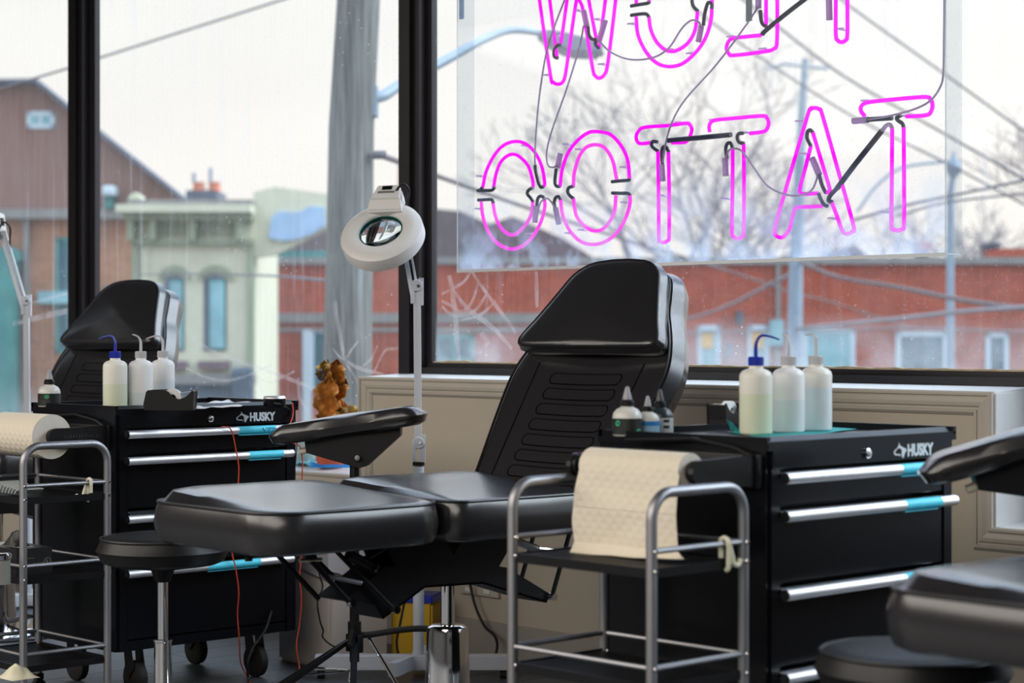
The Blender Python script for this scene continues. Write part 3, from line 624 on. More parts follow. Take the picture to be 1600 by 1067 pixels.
# ------------------------------------------------------------------ tool trolleys
TY0, TW, TD = 3.335, .695, .50
def text_mesh(body, size, M, name, m, parent, bold=.02, ext=.0008, sx=1.0, align='LEFT'):
    cu = bpy.data.curves.new(name, 'FONT'); cu.body = body; cu.size = size; cu.extrude = ext; cu.offset = bold*size; cu.align_x = align; cu.resolution_u = 3
    o = bpy.data.objects.new(name, cu); col.objects.link(o)
    dg = bpy.context.evaluated_depsgraph_get(); dg.update()
    me = bpy.data.meshes.new_from_object(o.evaluated_get(dg)); bpy.data.objects.remove(o); bpy.data.curves.remove(cu)
    me.transform(M @ Matrix.Diagonal((sx, 1, 1, 1))); me.materials.clear(); me.materials.append(m)
    q = bpy.data.objects.new(name, me); col.objects.link(q); q.parent = parent; return q
def make_trolley(label, tape_span, h3):
    t = thing('tool_trolley', label, 'tool cabinet', (0, TY0, 0), 0, 'black rolling drawer cabinets')
    b = MB().box((-TD, 0, .150), (-.006, .012, .880)).box((-TD, TW-.012, .150), (-.006, TW, .880)).box((-TD, .012, .150), (-TD+.012, TW-.012, .880)).box((-TD+.012, .012, .150), (-.012, TW-.012, .172)).box((-TD+.012, .012, .172), (-.050, TW-.012, .860))
    b.box((-.050, .012, .150), (0, .040, .850)).box((-.050, TW-.040, .150), (0, TW-.012, .850)).box((-.050, .04, .150), (-.004, TW-.04, .180))
    b.obj('cabinet_body', GLOSSB, t, flat=True)
    b = MB().box((-TD-.004, -.004, .880), (.004, TW+.004, .895))
    b.prism([(.004, -.004, .895), (.004, -.004, .900), (-.016, .012, .910), (-.024, .016, .910), (-.024, .016, .895)], (0, TW+.008, 0))
    b.box((-TD-.004, -.004, .895), (-TD+.010, TW+.004, .910)).box((-TD, -.004, .895), (0, .008, .910)).box((-TD, TW-.008, .895), (0.004, TW+.004, .912))
    b.obj('top_tray', GLOSSB, t, flat=True)
    MB().box((-.012, .012, .840), (.004, TW-.012, .882), .002).obj('front_panel', GLOSSB, t, flat=True)
    lk = MB().lathe([(0, .0), (.0115, .0), (.0115, .006), (.008, .008), (0, .008)], (.004, .345, .862), 20, 'x').obj('lock', CHROME, t)
    MB().box((.011, .3435, .858), (.0125, .3465, .866)).obj('key_slot', PLASTIC, lk)
    T_ = Matrix(((0, 0, 1, .0048), (1, 0, 0, .500), (0, 1, 0, .8500), (0, 0, 0, 1)))
    text_mesh('HUSKY', .0370, T_, 'lettering', LETTER, t, .045, .0008, .86)
    # dog-head emblem, two white shapes
    def em(poly, n): MB().prism([(.0045, .445+p[0]*.052, .8455+p[1]*.036) for p in poly], (.0012, 0, 0)).obj(n, LETTER, t, flat=True)
    em([(.42, 1.0), (.50, .82), (.62, .74), (.98, .56), (1.0, .48), (.88, .34), (.76, .05), (.68, 0), (.66, .12), (.60, .30), (.64, .44), (.56, .60), (.44, .66), (.34, .64), (.30, .72), (.40, .80)], 'emblem')
    em([(.30, .66), (.14, .56), (.02, .40), (.06, .28), (.16, .20), (.48, .18), (.56, .10), (.54, .22), (.44, .28), (.18, .29), (.12, .36), (.14, .44), (.24, .56), (.34, .60)], 'emblem')
    rows = [(.760, .838, .822), (.592, .754, .740), (.412, .586, h3), (.185, .406, .392)]
    for i, (z0, z1, hz) in enumerate(rows):
        d = MB().box((-.40, .045, z0), (-.010, TW-.045, z1-.014)).box((-.012, .042, z0), (-.004, TW-.042, z1-.012), .002)
        d = d.obj('drawer', GLOSSB, t, flat=True)
        MB().prism([(-.006, .042, z1-.020), (.012, .042, z1-.018), (.012, .042, z1-.014), (-.002, .042, z1-.004), (-.02, .042, z1-.004)], (0, TW-.084, 0)).obj('drawer_lip', LIPSHEEN, d, flat=True)
        y0, y1, X = .022, TW-.040, .030
        h = MB().lathe([(0, y0), (.0125, y0), (.0125, y1), (0, y1)], (X, 0, hz), 12, 'y'); h.box((.0, y0+.02, hz-.008), (.026, y0+.05, hz+.008)).box((0, y1-.05, hz-.008), (.026, y1-.02, hz+.008))
        h.obj('handle', ALU, d, angle=40)
        MB().lathe([(0, y0-.006), (.010, y0-.006), (.0124, y0-.002), (.0124, y0+.001), (0, y0+.001)], (X, 0, hz), 12, 'y').obj('handle_cap', PLASTIC, d)
        if tape_span[i]:
            a, c = tape_span[i]
            w = MB().lathe([(.0129, a), (.0129, c)], (X, 0, hz), 14, 'y').box((X-.006, a+.004, hz-.0165), (X+.002, c-.006, hz-.0118)); w.obj('tape', TAPE, d)
    for (x, y) in ((-.075, .115), (-.075, TW-.115), (-.42, .115), (-.42, TW-.115)):
        c = MB().box((x-.035, y-.035, .143), (x+.035, y+.035, .151)).prism([(x-.03, y-.022, .143), (x+.012, y-.022, .143), (x+.026, y-.022, .085), (x-.004, y-.022, .050), (x-.018, y-.022, .060)], (0, .003, 0)).prism([(x-.03, y+.019, .143), (x+.012, y+.019, .143), (x+.026, y+.019, .085), (x-.004, y+.019, .050), (x-.018, y+.019, .060)], (0, .003, 0))
        c = c.obj('caster', BLACK, t, flat=True)
        MB().lathe([(0, -.016), (.044, -.016), (.0525, -.012), (.0535, 0), (.0525, .012), (.044, .016), (0, .016)], (x+.004, y, .0535), 28, 'y').obj('wheel', RUBBER, c)
    return t
LT = make_trolley('black drawer cabinet on the left, with the orange cord hanging down its front', [(.435, .582), (.475, .612), None, (.315, .520)], .560)
LT.location.x = -5.29
RTt = make_trolley('black drawer cabinet on the right, carrying three wash bottles on a teal cloth', [(.435, .600), (.450, .590), (.450, .590), None], .572)
RTt.location.x = -2.72
def strokes_ink(o, z, y0):
    MB().tube([(.0435, y0, z+.006), (.0435, y0+.010, z-.006)], .0012, 5).tube([(.0435, y0+.014, z+.005), (.0435, y0+.030, z+.006), (.0435, y0+.022, z-.007)], .0012, 5).tube([(.0435, y0+.034, z+.005), (.0435, y0+.048, z+.004), (.0435, y0+.040, z-.006), (.0435, y0+.052, z-.007)], .0012, 5).obj('marker_scribble', TAPEINK, o)
strokes_ink([c for c in kids(LT) if c.name.startswith('drawer')][0], .822, .525)

# ------------------------------------------------------------------ paper towel holders and rolls
def make_holder(label):
    t = thing('paper_towel_holder', label, 'towel holder', (0, TY0, 0), 0, 'black towel holders on the cabinet sides')
    MB().box((-.40, -.016, .800), (-.012, -.0045, .872), .003).obj('back_plate', PLASTIC, t)
    for x in (-.395, -.036):
        b = MB(); pr = [(x, -.016, .872), (x, -.150, .868), (x, -.185, .868)]
        pr += [(x, -.19-.028*math.sin(a), .840+.028*math.cos(a)) for a in [k*PI/8 for k in range(0, 9)]] + [(x, -.015, .805)]
        b.prism(pr, (.014, 0, 0)); o = b.obj('arm', PLASTIC, t, flat=True)
        if x > -.1:
            q = MB(); random.seed(3)
            for k in range(13): q.box((x+.014, -.165+k*.010, .838+random.uniform(-.003, .002)), (x+.0152, -.159+k*.010, .846))
            q.obj('raised_print', mat('raised_black_print', (.03, .03, .03), .25), o)
    MB().tube([(-.39, -.03, .89), (-.2, -.018, .900), (-.08, -.018, .885), (-.03, -.02, .868)], .005, 6).obj('guide_rail', PLASTIC, t)
    MB().cyl((-.39, -.19, .842), (-.030, -.19, .842), .010, n=14).cyl((-.046, -.19, .842), (-.0365, -.19, .842), .024, n=20).cyl((-.381, -.19, .842), (-.372, -.19, .842), .024, n=20).obj('spindle', PLASTIC, t)
    return t
HR = make_holder('black towel holder on the side of the cabinet at the right, paper trailing from it'); HR.location.x = -2.72
hl = clone(HR, (-5.305, TY0+.005, -.022), 0, 'black towel holder on the side of the cabinet at the left, carrying a full roll')
def towel_roll(name, label, x0, x1, y, z, R_, r, tail):
    t = thing(name, label, 'paper towel', (x0, y, z), 0, 'rolls of kitchen paper on the holders'); L_ = x1-x0
    n = 44; b = MB()
    b.lathe([(R_, 0), (R_*1.004, L_*.25), (R_, L_*.6), (R_*1.003, L_*.85), (R_, L_)], n=n, axis='x')
    b2 = bmesh.new(); b.bm.faces.ensure_lookup_table()
    for f in [f for f in b.bm.faces if len(f.verts) > 4]: b.bm.faces.remove(f)
    b2.free(); rl = b.obj('roll', PAPER, t)
    for xx, s in ((0, -1), (L_, 1)):
        e = MB(); e.lathe([(r, xx), (R_*.55, xx+s*.001), (R_*.8, xx), (R_, xx)], n=n, axis='x'); e.bm.faces.ensure_lookup_table()
        for f in [f for f in e.bm.faces if len(f.verts) > 4]: e.bm.faces.remove(f)
        e.obj('roll_end', PAPERE, t)
    MB().lathe([(r, 0), (r, L_)], n=24, axis='x').obj('cardboard_core', mat('cardboard_core', srgb(160, 130, 98), .9), t)
    if tail:
        nx, nv = 20, 34
        def fn(u, v):
            w = noise.noise(Vector((u*4, v*5, 1)))*.004
            if v < .12: a = PI/2 - v/.12*PI/2; return (u*L_, -R_*math.cos(a)*1.01-.0006, R_*math.sin(a)*1.01)
            s = (v-.12)/.88; curl = max(0, s-.84)/.16
            sx = -.012*math.sin(s*3)*(1-u) + .05*curl*(u**2) + .010*s*u
            return (u*L_*(1-.01*math.sin(s*PI)) + sx + .004, -R_*1.01-.0006 - .012*math.sin(s*2.6) - .03*curl + w, -tail*min(1, s*1.06) + .014*curl*u*u + w*.4)
        sh = MB().grid(fn, nx, nv).obj('hanging_sheet', PAPER, t)
        MB().tube([(lambda q: (q[0], q[1]-.0008, q[2]))(fn(i/12, .50)) for i in range(13)], .0009, 4).obj('perforation', PAPERE, sh)
    return t
towel_roll('paper_towel_roll', 'nearly used paper towel roll with a sheet hanging over the steel cart', -3.062, -2.772, 3.145, .842, .040, .020, .185)
towel_roll('paper_towel_roll', 'thick full paper towel roll at the left edge', -5.636, -5.356, 3.150, .820, .068, .021, 0)

# ------------------------------------------------------------------ tubular carts
def make_cart(label):
    t = thing('tube_cart', label, 'cart', (-3.110, 2.95, 0), 0, 'two-hoop steel tube carts'); L_, W_ = .405, .285
    def hoop(x):
        P = [(x, 0, .06)] + [(x, .055-.055*math.cos(a), .757+.055*math.sin(a)) for a in [k*PI/14 for k in range(8)]]
        P += [(x, W_-.055+.055*math.sin(a), .757+.055*math.cos(a)) for a in [k*PI/14 for k in range(8)]] + [(x, W_, .06)]
        return MB().tube(P, .0115, 14)
    for x in (0, L_):
        h = hoop(x).obj('hoop_frame', STEEL, t)
        for z in (.695, .460, .200): MB().tube([(x, 0, z), (x, W_, z)], .0062, 10).obj('side_rail', STEEL, h)
        for y in (0, W_):
            for z in (.655, .695, .420, .460): MB().lathe([(0, 0), (.0055, 0), (.004, .003), (0, .0035)], (x+.0112, y, z), 10, 'x').obj('screw', CHROME, h)
    for z in (.460, .200):
        for y in (0, W_): MB().tube([(0, y, z), (L_, y, z)], .0055, 8).obj('long_rail', STEEL, t)
    MB().tube([(0, W_, .695), (L_, W_, .695)], .0055, 8).obj('long_rail', STEEL, t)
    for z in (.655, .420, .160):
        s = MB().box((.004, .004, z-.010), (L_-.004, W_-.004, z+.000)).box((.0, -.002, z-.014), (L_, .004, z+.006)).box((0, W_-.004, z-.014), (L_, W_+.002, z+.006)).box((.0, .004, z-.014), (.005, W_-.004, z+.006)).box((L_-.005, .004, z-.014), (L_, W_-.004, z+.006)).obj('shelf', BLACK, t, flat=True)
        g = MB()
        for k in range(1, 30): g.box((k*L_/30-.0025, .012, z), (k*L_/30+.0025, W_-.012, z+.0022))
        o = g.obj('shelf_ribs', PLASTIC, s, flat=True); o['kind'] = 'stuff'
    for x in (0, L_):
        for y in (0, W_): MB().lathe([(0, -.010), (.022, -.010), (.024, 0), (.022, .010), (0, .010)], (x, y, .024), 16, 'x').box((x-.012, y-.012, .045), (x+.012, y+.012, .065)).obj('caster', RUBBER, t)
    return t
CT = make_cart('grey steel tube cart in front of the drawers on the right, paper trailing onto it')
c2 = clone(CT, (-5.630, 2.978, -.010), 0, 'grey steel tube cart at the left edge, holding a box of black gloves')
def hook(label, loc, rz):
    t = thing('cart_hook', label, 'hook', loc, rz, 'cream hooks on the cart rails')
    P = smooth_path([(0.004, .0, -.055), (.010, 0, -.048), (.010, 0, .0), (.004, 0, .0105), (-.006, 0, .0105), (-.010, 0, .003), (-.010, 0, -.03)], n=4)
    MB().tube([(p.x, p.y+.0, p.z) for p in P], .0052, 8).obj('rail_clip', CREAM, t)
    MB().tube(smooth_path([(.010, 0, .004), (.011, .010, -.025), (.011, .016, -.042), (.011, .030, -.046), (.011, .038, -.034)], n=4), .0055, 8).obj('hook_arm', CREAM, t)
hook('cream plastic hook on the front rail of the cart at the right', (-2.705, 3.175, .695), 0)
hook('cream plastic hook on the front rail of the cart at the left', (-5.225, 3.20, .685), PI)

# ------------------------------------------------------------------ bottles and small things on the cabinets
ZT = .8965
def wash_bottle(label, px, py, capm, bodym, liqm, level, nozzle, ang, z=ZT):
    p = at_z(px, py, z); t = thing('wash_bottle', label, 'bottle', (p.x, p.y, z), 0, 'bent-nozzle wash bottles')
    R_ = .0385
    MB().lathe([(0, 0), (.033, 0), (R_-.001, .004), (R_, .010), (R_, level)], n=36).obj('liquid', liqm, t)
    MB().lathe([(R_, level), (R_, .134), (R_-.002, .142), (R_-.008, .148), (.024, .151), (.0175, .153), (.0165, .156), (.0165, .166), (0, .166)], n=36).obj('bottle_body', bodym, t)
    c = MB().lathe([(0, .160), (.0175, .160), (.0175, .179), (.016, .181), (0, .181)], n=28)
    for k in range(24): a = 2*PI*k/24; c.box((.0172*math.cos(a)-.0008, .0172*math.sin(a)-.0008, .161), (.0172*math.cos(a)+.0008, .0172*math.sin(a)+.0008, .178))
    c.obj('screw_cap', capm, t)
    d = Vector((math.cos(ang), math.sin(ang), 0))
    P = [(0, 0, .178), (0, 0, .205)] + [d*r+Vector((0, 0, h)) for r, h in nozzle]
    P = smooth_path(P, n=5); MB().tube(P, [.0048-.0028*i/(len(P)-1) for i in range(len(P))], 10).obj('bent_nozzle', capm, t)
    return t
NZ = [(.002, .216), (.008, .226), (.018, .230), (.038, .226), (.054, .220)]
NS = [(.002, .216), (.008, .225), (.018, .231), (.030, .234)]
AR_ = YAW                                     # along the picture's right
wash_bottle('wash bottle with blue bent nozzle and pale green fluid on the left cabinet', 180, 638.5, BLUECAP, MILKW, GREENL, .078, NZ, AR_+PI-.1)
wash_bottle('white-capped wash bottle between the blue-capped bottle and the tape dispenser', 220, 637.5, WCAP, MILK, CLEARL, .05, NS, AR_+PI+.7)
wash_bottle('white-capped wash bottle standing behind the black tape dispenser', 254.5, 635, WCAP, MILK, CLEARL, .085, NZ, AR_+PI+.1)
wash_bottle('wash bottle with blue bent nozzle and pale green fluid on teal cloth', 1181, 679, BLUECAP, MILKW, GREENL, .095, NZ, AR_-.1, ZT+.002)
wash_bottle('middle wash bottle on the teal cloth, white nozzle turned away', 1232, 676, WCAP, MILK, CLEARL, .078, NS, AR_+PI/2+.3, ZT+.002)
wash_bottle('white-capped wash bottle at the far end of the teal cloth', 1275, 673, WCAP, MILKW, CLEARL, .105, [(.001, .216), (-.0, .224), (.006, .231), (.016, .233), (.026, .231)], AR_+PI-.3, ZT+.002)

def ink_bottle(label, px, X_, s, body, cap, tip, lab, z=ZT, extras=None, rz=0):
    p = at_x(px, 630, X_); t = thing('dropper_bottle', label, 'bottle', (p.x, p.y, z), YAW+rz, 'small dropper bottles'); R_ = .034*s
    MB().lathe([(0, 0), (R_-.003, 0), (R_, .003), (R_, .044*s), (R_*.94, .053*s), (R_*.75, .061*s), (R_*.46, .066*s), (R_*.40, .069*s), (0, .069*s)], n=32).obj('bottle_body', body, t)
    L_ = MB().lathe([(R_+.0005, .004), (R_+.0005, .041*s)], n=32).obj('label', lab, t)
    MB().lathe([(0, .069*s), (.016*s, .069*s), (.016*s, .079*s), (.0135*s, .081*s), (.0135*s, .084*s), (0, .084*s)], n=24).obj('cap', cap, t)
    MB().lathe([(0, .084*s), (.011*s, .084*s), (.010*s, .090*s), (.005*s, .110*s), (.003*s, .114*s), (0, .114*s)], n=20).obj('dropper_tip', tip, t)
    if extras: extras(L_, R_, s)
    return t
def mint_marks(L_, R_, s):
    def arc(a0, a1, z0, z1, m, n=6):
        b = MB().grid(lambda u, v: ((R_+.0011)*math.cos(a0+(a1-a0)*u), (R_+.0011)*math.sin(a0+(a1-a0)*u), z0+(z1-z0)*v), n, 1); b.obj('print', m, L_)
    b = MB().tube([((R_+.001)*math.cos(-PI/2-.0+.17*math.cos(a)), (R_+.001)*math.sin(-PI/2+.17*math.cos(a)), .031*s+.0055*math.sin(a)) for a in [2*PI*k/16 for k in range(16)]], .0011, 5, True); b.obj('ring_print', MINT, L_)
    arc(-PI/2-.1, -PI/2+.1, .0295*s, .0325*s, MINT, 3)
    for k in range(4): arc(-PI/2-.45, -PI/2+.45-.1*(k % 2), .006+.0042*k, .0072+.0042*k, mat('grey_small_print', srgb(60, 66, 66), .5))
def mint2(L_, R_, s):
    for a, z in ((-PI/2-.72, .030), (-PI/2+.80, .010)):
        MB().tube([((R_+.001)*math.cos(a+.14*math.cos(q)), (R_+.001)*math.sin(a+.14*math.cos(q)), z*s+.005*math.sin(q)) for q in [2*PI*k/14 for k in range(14)]], .0018, 5, True).obj('ring_print', MINT, L_)
def bluetop(L_, R_, s):
    MB().lathe([(R_+.001, .028*s), (R_+.001, .041*s)], n=28).obj('label_band', LBLUE, L_)
def darkdots(L_, R_, s):
    for z in (.03, .015): MB().grid(lambda u, v: ((R_+.001)*math.cos(-PI/2+.2+.5*u), (R_+.001)*math.sin(-PI/2+.2+.5*u), (z+.007*v)*s), 4, 1).obj('print', INKB, L_)
ink_bottle('small dropper bottle with black cap and black label alone on the left cabinet', 77, -5.725, 1.06, INKCLEAR, PLASTIC, mat('grey_tip', srgb(150, 150, 155), .4), INKB, extras=mint_marks)
GT = bpy.data.materials['grey_tip']
ink_bottle('larger white dropper bottle with black label and mint print, beside two smaller ones', 980, -3.155, 1.0, INKCLEAR, PLASTIC, GT, INKB, extras=mint2)
ink_bottle('small cream dropper bottle with blue label beside the larger white bottle', 1012, -3.150, .80, INKCLEAR, PLASTIC, GT, mat('pale_blue_label', srgb(150, 190, 215), .4), extras=bluetop)
d = ink_bottle('dark grey dropper bottle with pale label behind the blue-labelled one', 1031, -3.175, .92, mat('dark_grey_bottle', srgb(46, 54, 60), .3), PLASTIC, mat('dark_tip', srgb(50, 52, 56), .4), LWHITE, extras=darkdots)
MB().tube(smooth_path([(.014, 0, .072), (.024, 0, .078), (.031, 0, .070), (.029, 0, .056), (.024, 0, .05)], n=4), .0012, 6).obj('cap_tether', PLASTIC, d)

def tape_dispenser(label, px, py, rz, z=ZT):
    p = at_z(px, py, z); t = thing('tape_dispenser', label, 'tape dispenser', (p.x, p.y, z), rz, 'black tape dispensers')
    side = [(-.078, 0), (.072, 0), (.075, .010), (.078, .058), (.072, .062), (.064, .052), (.050, .040), (.032, .034), (.012, .040), (-.002, .058), (-.020, .064), (-.066, .062), (-.072, .056), (-.080, .020)]
    for s in (-1, 1): MB().prism([(a, s*.027-(.004 if s > 0 else 0), b) for a, b in side], (0, .004, 0)).obj('side_wall', PLASTIC, t, flat=True)
    MB().box((-.078, -.024, 0), (.074, .024, .022)).prism([(-.078, -.024, .02), (-.066, -.024, .060), (-.045, -.024, .060), (-.050, -.024, .02)], (0, .048, 0)).prism([(.060, -.024, .02), (.074, -.024, .02), (.077, -.024, .058), (.072, -.024, .058)], (0, .048, 0)).obj('base', PLASTIC, t, flat=True)
    MB().lathe([(.013, -.010), (.030, -.010), (.030, .010), (.013, .010), (.013, -.010)], (.006, 0, .036), 30, 'y').obj('tape_roll', NAPKIN, t)
    MB().obox((.020, 0, .050), (.075, 0, .0605), .019, .0012).obj('tape_strip', NAPKIN, t)
    MB().box((.072, -.012, .057), (.080, .012, .0585)).obj('cutter', CHROME, t)
    return t
tape_dispenser('black desk tape dispenser seen from its long side on the left cabinet', 267, 640.5, YAW-.06)
tape_dispenser('black desk tape dispenser seen end-on beside the teal cloth', 1140, 667, YAW+math.radians(238))
def sheet(name, label, cat, m, poly_px, z, amp, thick=.0012, seed=0):
    P = [at_z(a, b, z) for a, b in poly_px]; t = MB()
    A, B, C, D = P
    def fn(u, v):
        q = A.lerp(B, u).lerp(D.lerp(C, u), v)
        return (q.x, q.y, z + thick + amp*max(0, noise.noise(Vector((u*3.1+seed, v*2.7, seed)))+.25)*(.3+.7*abs(2*u-1)))
    t.grid(fn, 16, 10); o = t.obj(name, m, None); s = o.modifiers.new('thickness', 'SOLIDIFY'); s.thickness = thick; return tag(o, label, cat)
sheet('teal_cloth', 'teal disposable bib under the three bottles on the right cabinet', 'cloth', TEAL, [(1142, 676), (1205, 688), (1338, 671), (1262, 662)], ZT, .006, seed=2)
MB().grid(lambda u, v: tuple(at_z(1142+30*u, 674+7*u, ZT) + Vector((-.012*v, -.008*v*(1-u), .003+.026*math.sin(v*1.5)*(1-u*.8)+.003*math.sin(9*u)))), 8, 6).obj('folded_flap', TEAL, bpy.data.objects['teal_cloth'])
sheet('paper_napkin', 'white paper napkin lying between the tape dispenser and the black switch box', 'napkin', NAPKIN, [(303, 639), (372, 638), (404, 627), (350, 629)], ZT, .022, seed=5)
p = at_z(429, 636, ZT); t = thing('foot_switch_adapter', 'black puck-shaped power box with a plugged cable on the left cabinet', 'adapter', (p.x, p.y, ZT), YAW)
MB().lathe([(0, 0), (.034, 0), (.036, .004), (.036, .028), (.030, .036), (0, .037)], n=36).obj('housing', GLOSSB, t)
MB().lathe([(.0365, .028), (.0345, .0335), (.0315, .0362)], n=36).obj('rim', ALU, t)
MB().cyl((.006, -.036, .013), (.024, -.050, .012), .0055, .0045, n=10).obj('plug', PLASTIC, t)
def cord(name, label, pts, r, m, group=None, n=6): return tag(MB().tube(smooth_path(pts, n=n), r, 8).obj(name, m), label, 'cord', group)
XF = -5.29
def fx(px, py, o=.040): return at_x(px, py, XF+o)
cord('power_cord', 'thin black cord looping from the power box over the left cabinet front', [Vector((p.x, p.y, ZT+.012))+RT*.024-FW*.05, at_x(452, 640, XF+.012), fx(458, 655, .03), fx(462, 668, .048), fx(464, 690, .048), fx(462, 720, .048), fx(460, 745, .04), fx(458, 800, .03)], .0018, CORD_B)
cord('orange_cord', 'orange cord hanging down the middle of the left cabinet front', [fx(346, 667, .046), fx(358, 668, .05), fx(364, 680, .05), fx(369, 705, .05), fx(373, 730, .05), fx(371, 770, .046), fx(362, 850, .05), fx(369, 892, .05), fx(373, 925, .05), fx(371, 960, .05), fx(374, 1000, .055), at_z(376, 1035, .06), at_z(386, 1056, .008), at_z(396, 1075, .006)], .0022, CORD_O)
cord('orange_cord', 'orange cord looping down beside the right corner of the left cabinet', [at_x(457, 629, XF+.01), fx(458, 645, .016), fx(454, 660, .045), fx(446, 674, .050), fx(445, 690, .03), fx(470, 700, .010), fx(472, 760, .016), fx(471, 860, .02), fx(468, 900, .02), fx(471, 935, .02), fx(468, 975, .02), fx(463, 1010, .03), fx(468, 1045, .05), at_z(462, 1066, .006)], .0022, CORD_O)
cord('floor_cable', 'black cable running down to the floor past the left cabinet wheel', [fx(424, 955, .0), fx(414, 985, .04), fx(396, 1010, .06), fx(387, 1035, .08), at_z(388, 1062, .02), at_z(392, 1080, .006)], .0042, CORD_B)
cord('wall_cable', 'black cable dropping behind the chair column to the floor', [at_y(733, 905, 4.66), at_y(742, 945, 4.66), at_y(757, 978, 4.65), at_y(772, 992, 4.64), at_y(777, 1008, 4.62), at_y(772, 1030, 4.6), at_y(760, 1055, 4.58)], .0050, CORD_B)
cord('lamp_cable', 'thin black cable between the white bin and the arm rest pole', [at_d(493, 866, 6.5), at_d(500, 900, 6.5), at_d(504, 918, 6.5), at_d(496, 940, 6.48), at_d(500, 970, 6.48), at_d(505, 985, 6.48), at_d(504, 995, 6.48), at_d(515, 1006, 6.48), at_d(526, 1012, 6.48)], .0030, CORD_B)
cord('sharps_cable', 'black cable hanging in front of the yellow bin', [at_d(632, 940, 6.75), at_d(625, 975, 6.75), at_d(620, 1000, 6.75), at_d(622, 1020, 6.75), at_d(630, 1036, 6.75)], .0042, CORD_B)

# ------------------------------------------------------------------ bins behind the chair, wall plate
t = thing('waste_bin', 'pale waste bin with a plastic bag, between the left cabinet and the lamp stand', 'bin', (-5.285, 4.17, 0), 0)
MB().prism([(-.30, .0, 0), (-.004, .0, 0), (-.004, .26, 0), (-.30, .26, 0)], (0, 0, .40), .012).obj('bin_body', BIN, t)
MB().box((-.312, -.012, .40), (.008, .272, .418), .005).obj('bin_rim', BIN, t)
MB().grid(lambda u, v: (.010+.006*math.sin(9*u), -.018+.292*u, .422-(.11-.09*abs(u-.25))*v+.004*math.sin(14*u)), 16, 6).grid(lambda u, v: (-.314+.324*u, -.020-.004*math.sin(11*u), .422-(.05+.07*u)*v), 16, 6).obj('bin_bag', BAGM, t)
t = thing('sharps_bin', 'yellow plastic bin with a blue lid standing behind the lamp stand', 'bin', (-5.285, 4.55, 0), .55)
MB().prism([(-.075, -.06, 0), (.075, -.06, 0), (.075, .06, 0), (-.075, .06, 0)], (0, 0, .20), .008).obj('bin_body', YELLOW, t)
MB().prism([(-.080, -.065, .20), (.080, -.065, .20), (.080, .065, .20), (-.080, .065, .20)], (0, 0, .028), .005).obj('bin_lid', BLUECAP, t)
t = thing('wall_socket_plate', 'pale horizontal socket strip on the wall behind the chair column', 'socket', (0, 0, 0))
a, b_ = at_y(720, 916, YW-.012), at_y(779, 924, YW-.012)
MB().box((a.x, YW-.014, .222), (b_.x, YW-.001, .256), .002).obj('strip', TRIMP, t); 
for x0 in (a.x+.03, b_.x-.07): MB().box((x0, YW-.019, .232), (x0+.03, YW-.013, .246)).obj('outlet', WHITEP, t)

# ------------------------------------------------------------------ potted dried plant on the low sill
p = at_y(517, 728, 4.835); t = thing('potted_plant', 'dried brown-leaved plant in a terracotta pot on the low sill', 'plant', (p.x, p.y, ZL+.008), YAW)
MB().lathe([(0, 0), (.052, 0), (.066, .100), (.072, .100), (.073, .122), (.064, .122), (.060, .105), (0, .103)], n=36).obj('pot', TERRA, t)
MB().lathe([(0, .1035), (.058, .1045), (.03, .116), (0, .120)], n=20).obj('soil', mat('dark_soil', (.03, .02, .015), .95), t)
MB().tube(smooth_path([(-.01, 0, .10), (-.006, .0, .2), (.0, 0, .30), (-.012, .0, .42)], n=4), .004, 8).tube([(-.03, .0, .10), (-.035, .0, .20), (-.030, 0, .235)], .0035, 6).obj('stem', mat('plant_stem', srgb(70, 52, 40), .8), t)
def leaf(base, tip, w, n, curl, m):
    base, tip, n = Vector(base), Vector(tip), Vector(n).normalized(); ax = (tip-base); L_ = ax.length; ax.normalize(); s = ax.cross(n).normalized()
    def fn(u, v):
        q = 2*v-1; ww = w*(math.sin(PI*min(1, u*.96+.04))**.7)*(1+.16*math.sin(15*u+3*q)+.08*math.sin(37*u+9*q))
        return base + ax*(L_*u) + s*(ww*q) + n*(curl*(q*q)*w*1.2 + .02*math.sin(PI*u) + .012*math.sin(9*u+3.5*q) + .005*math.sin(23*u-6*q))
    b = MB(); b.grid(lambda u, v: tuple(fn(u, v)), 22, 10); o = b.obj('leaf', m, t); sm = o.modifiers.new('thickness', 'SOLIDIFY'); sm.thickness = .001
    MB().tube([tuple(fn(i/8, .5)+n*.001) for i in range(9)], .0014, 5).obj('leaf_rib', m, o)
leaf((-.012, -.01, .18), (.004, -.03, .355), .050, (-.2, -1, .1), .5, LEAF)
leaf((.0, 0, .30), (.022, -.02, .420), .036, (.3, -1, .2), .7, LEAF)
leaf((.004, .01, .25), (.058, -.01, .340), .032, (.2, -1, .4), .6, LEAF)
leaf((-.008, .0, .33), (-.050, -.01, .385), .018, (-.3, -1, .2), .6, BARK)
leaf((-.01, .01, .33), (-.020, .01, .415), .024, (-.3, -1, .2), .9, LEAFG)
leaf((-.006, -.01, .235), (-.004, -.04, .120), .044, (.0, -1, .15), .5, LEAF)
leaf((.01, -.01, .215), (.145, -.04, .150), .046, (.3, -1, .55), .4, LEAFG)
leaf((.0, 0, .22), (.07, .03, .225), .036, (.1, -1, .7), .4, LEAF)
leaf((-.03, .0, .115), (-.085, -.02, .125), .030, (-.1, -1, .6), .5, TERRA)
sh = MB().grid(lambda u, v: (-.075+.165*u, -.074-.02*v+.006*math.sin(13*u), .004+.012*(1-v)+.012*max(0, math.sin(5*u+2))*(1-v)), 18, 5).obj('blue_cellophane', mat('blue_cellophane', srgb(25, 130, 210), .25, trans=.2), t)
p2 = at_y(478, 722, 4.82)
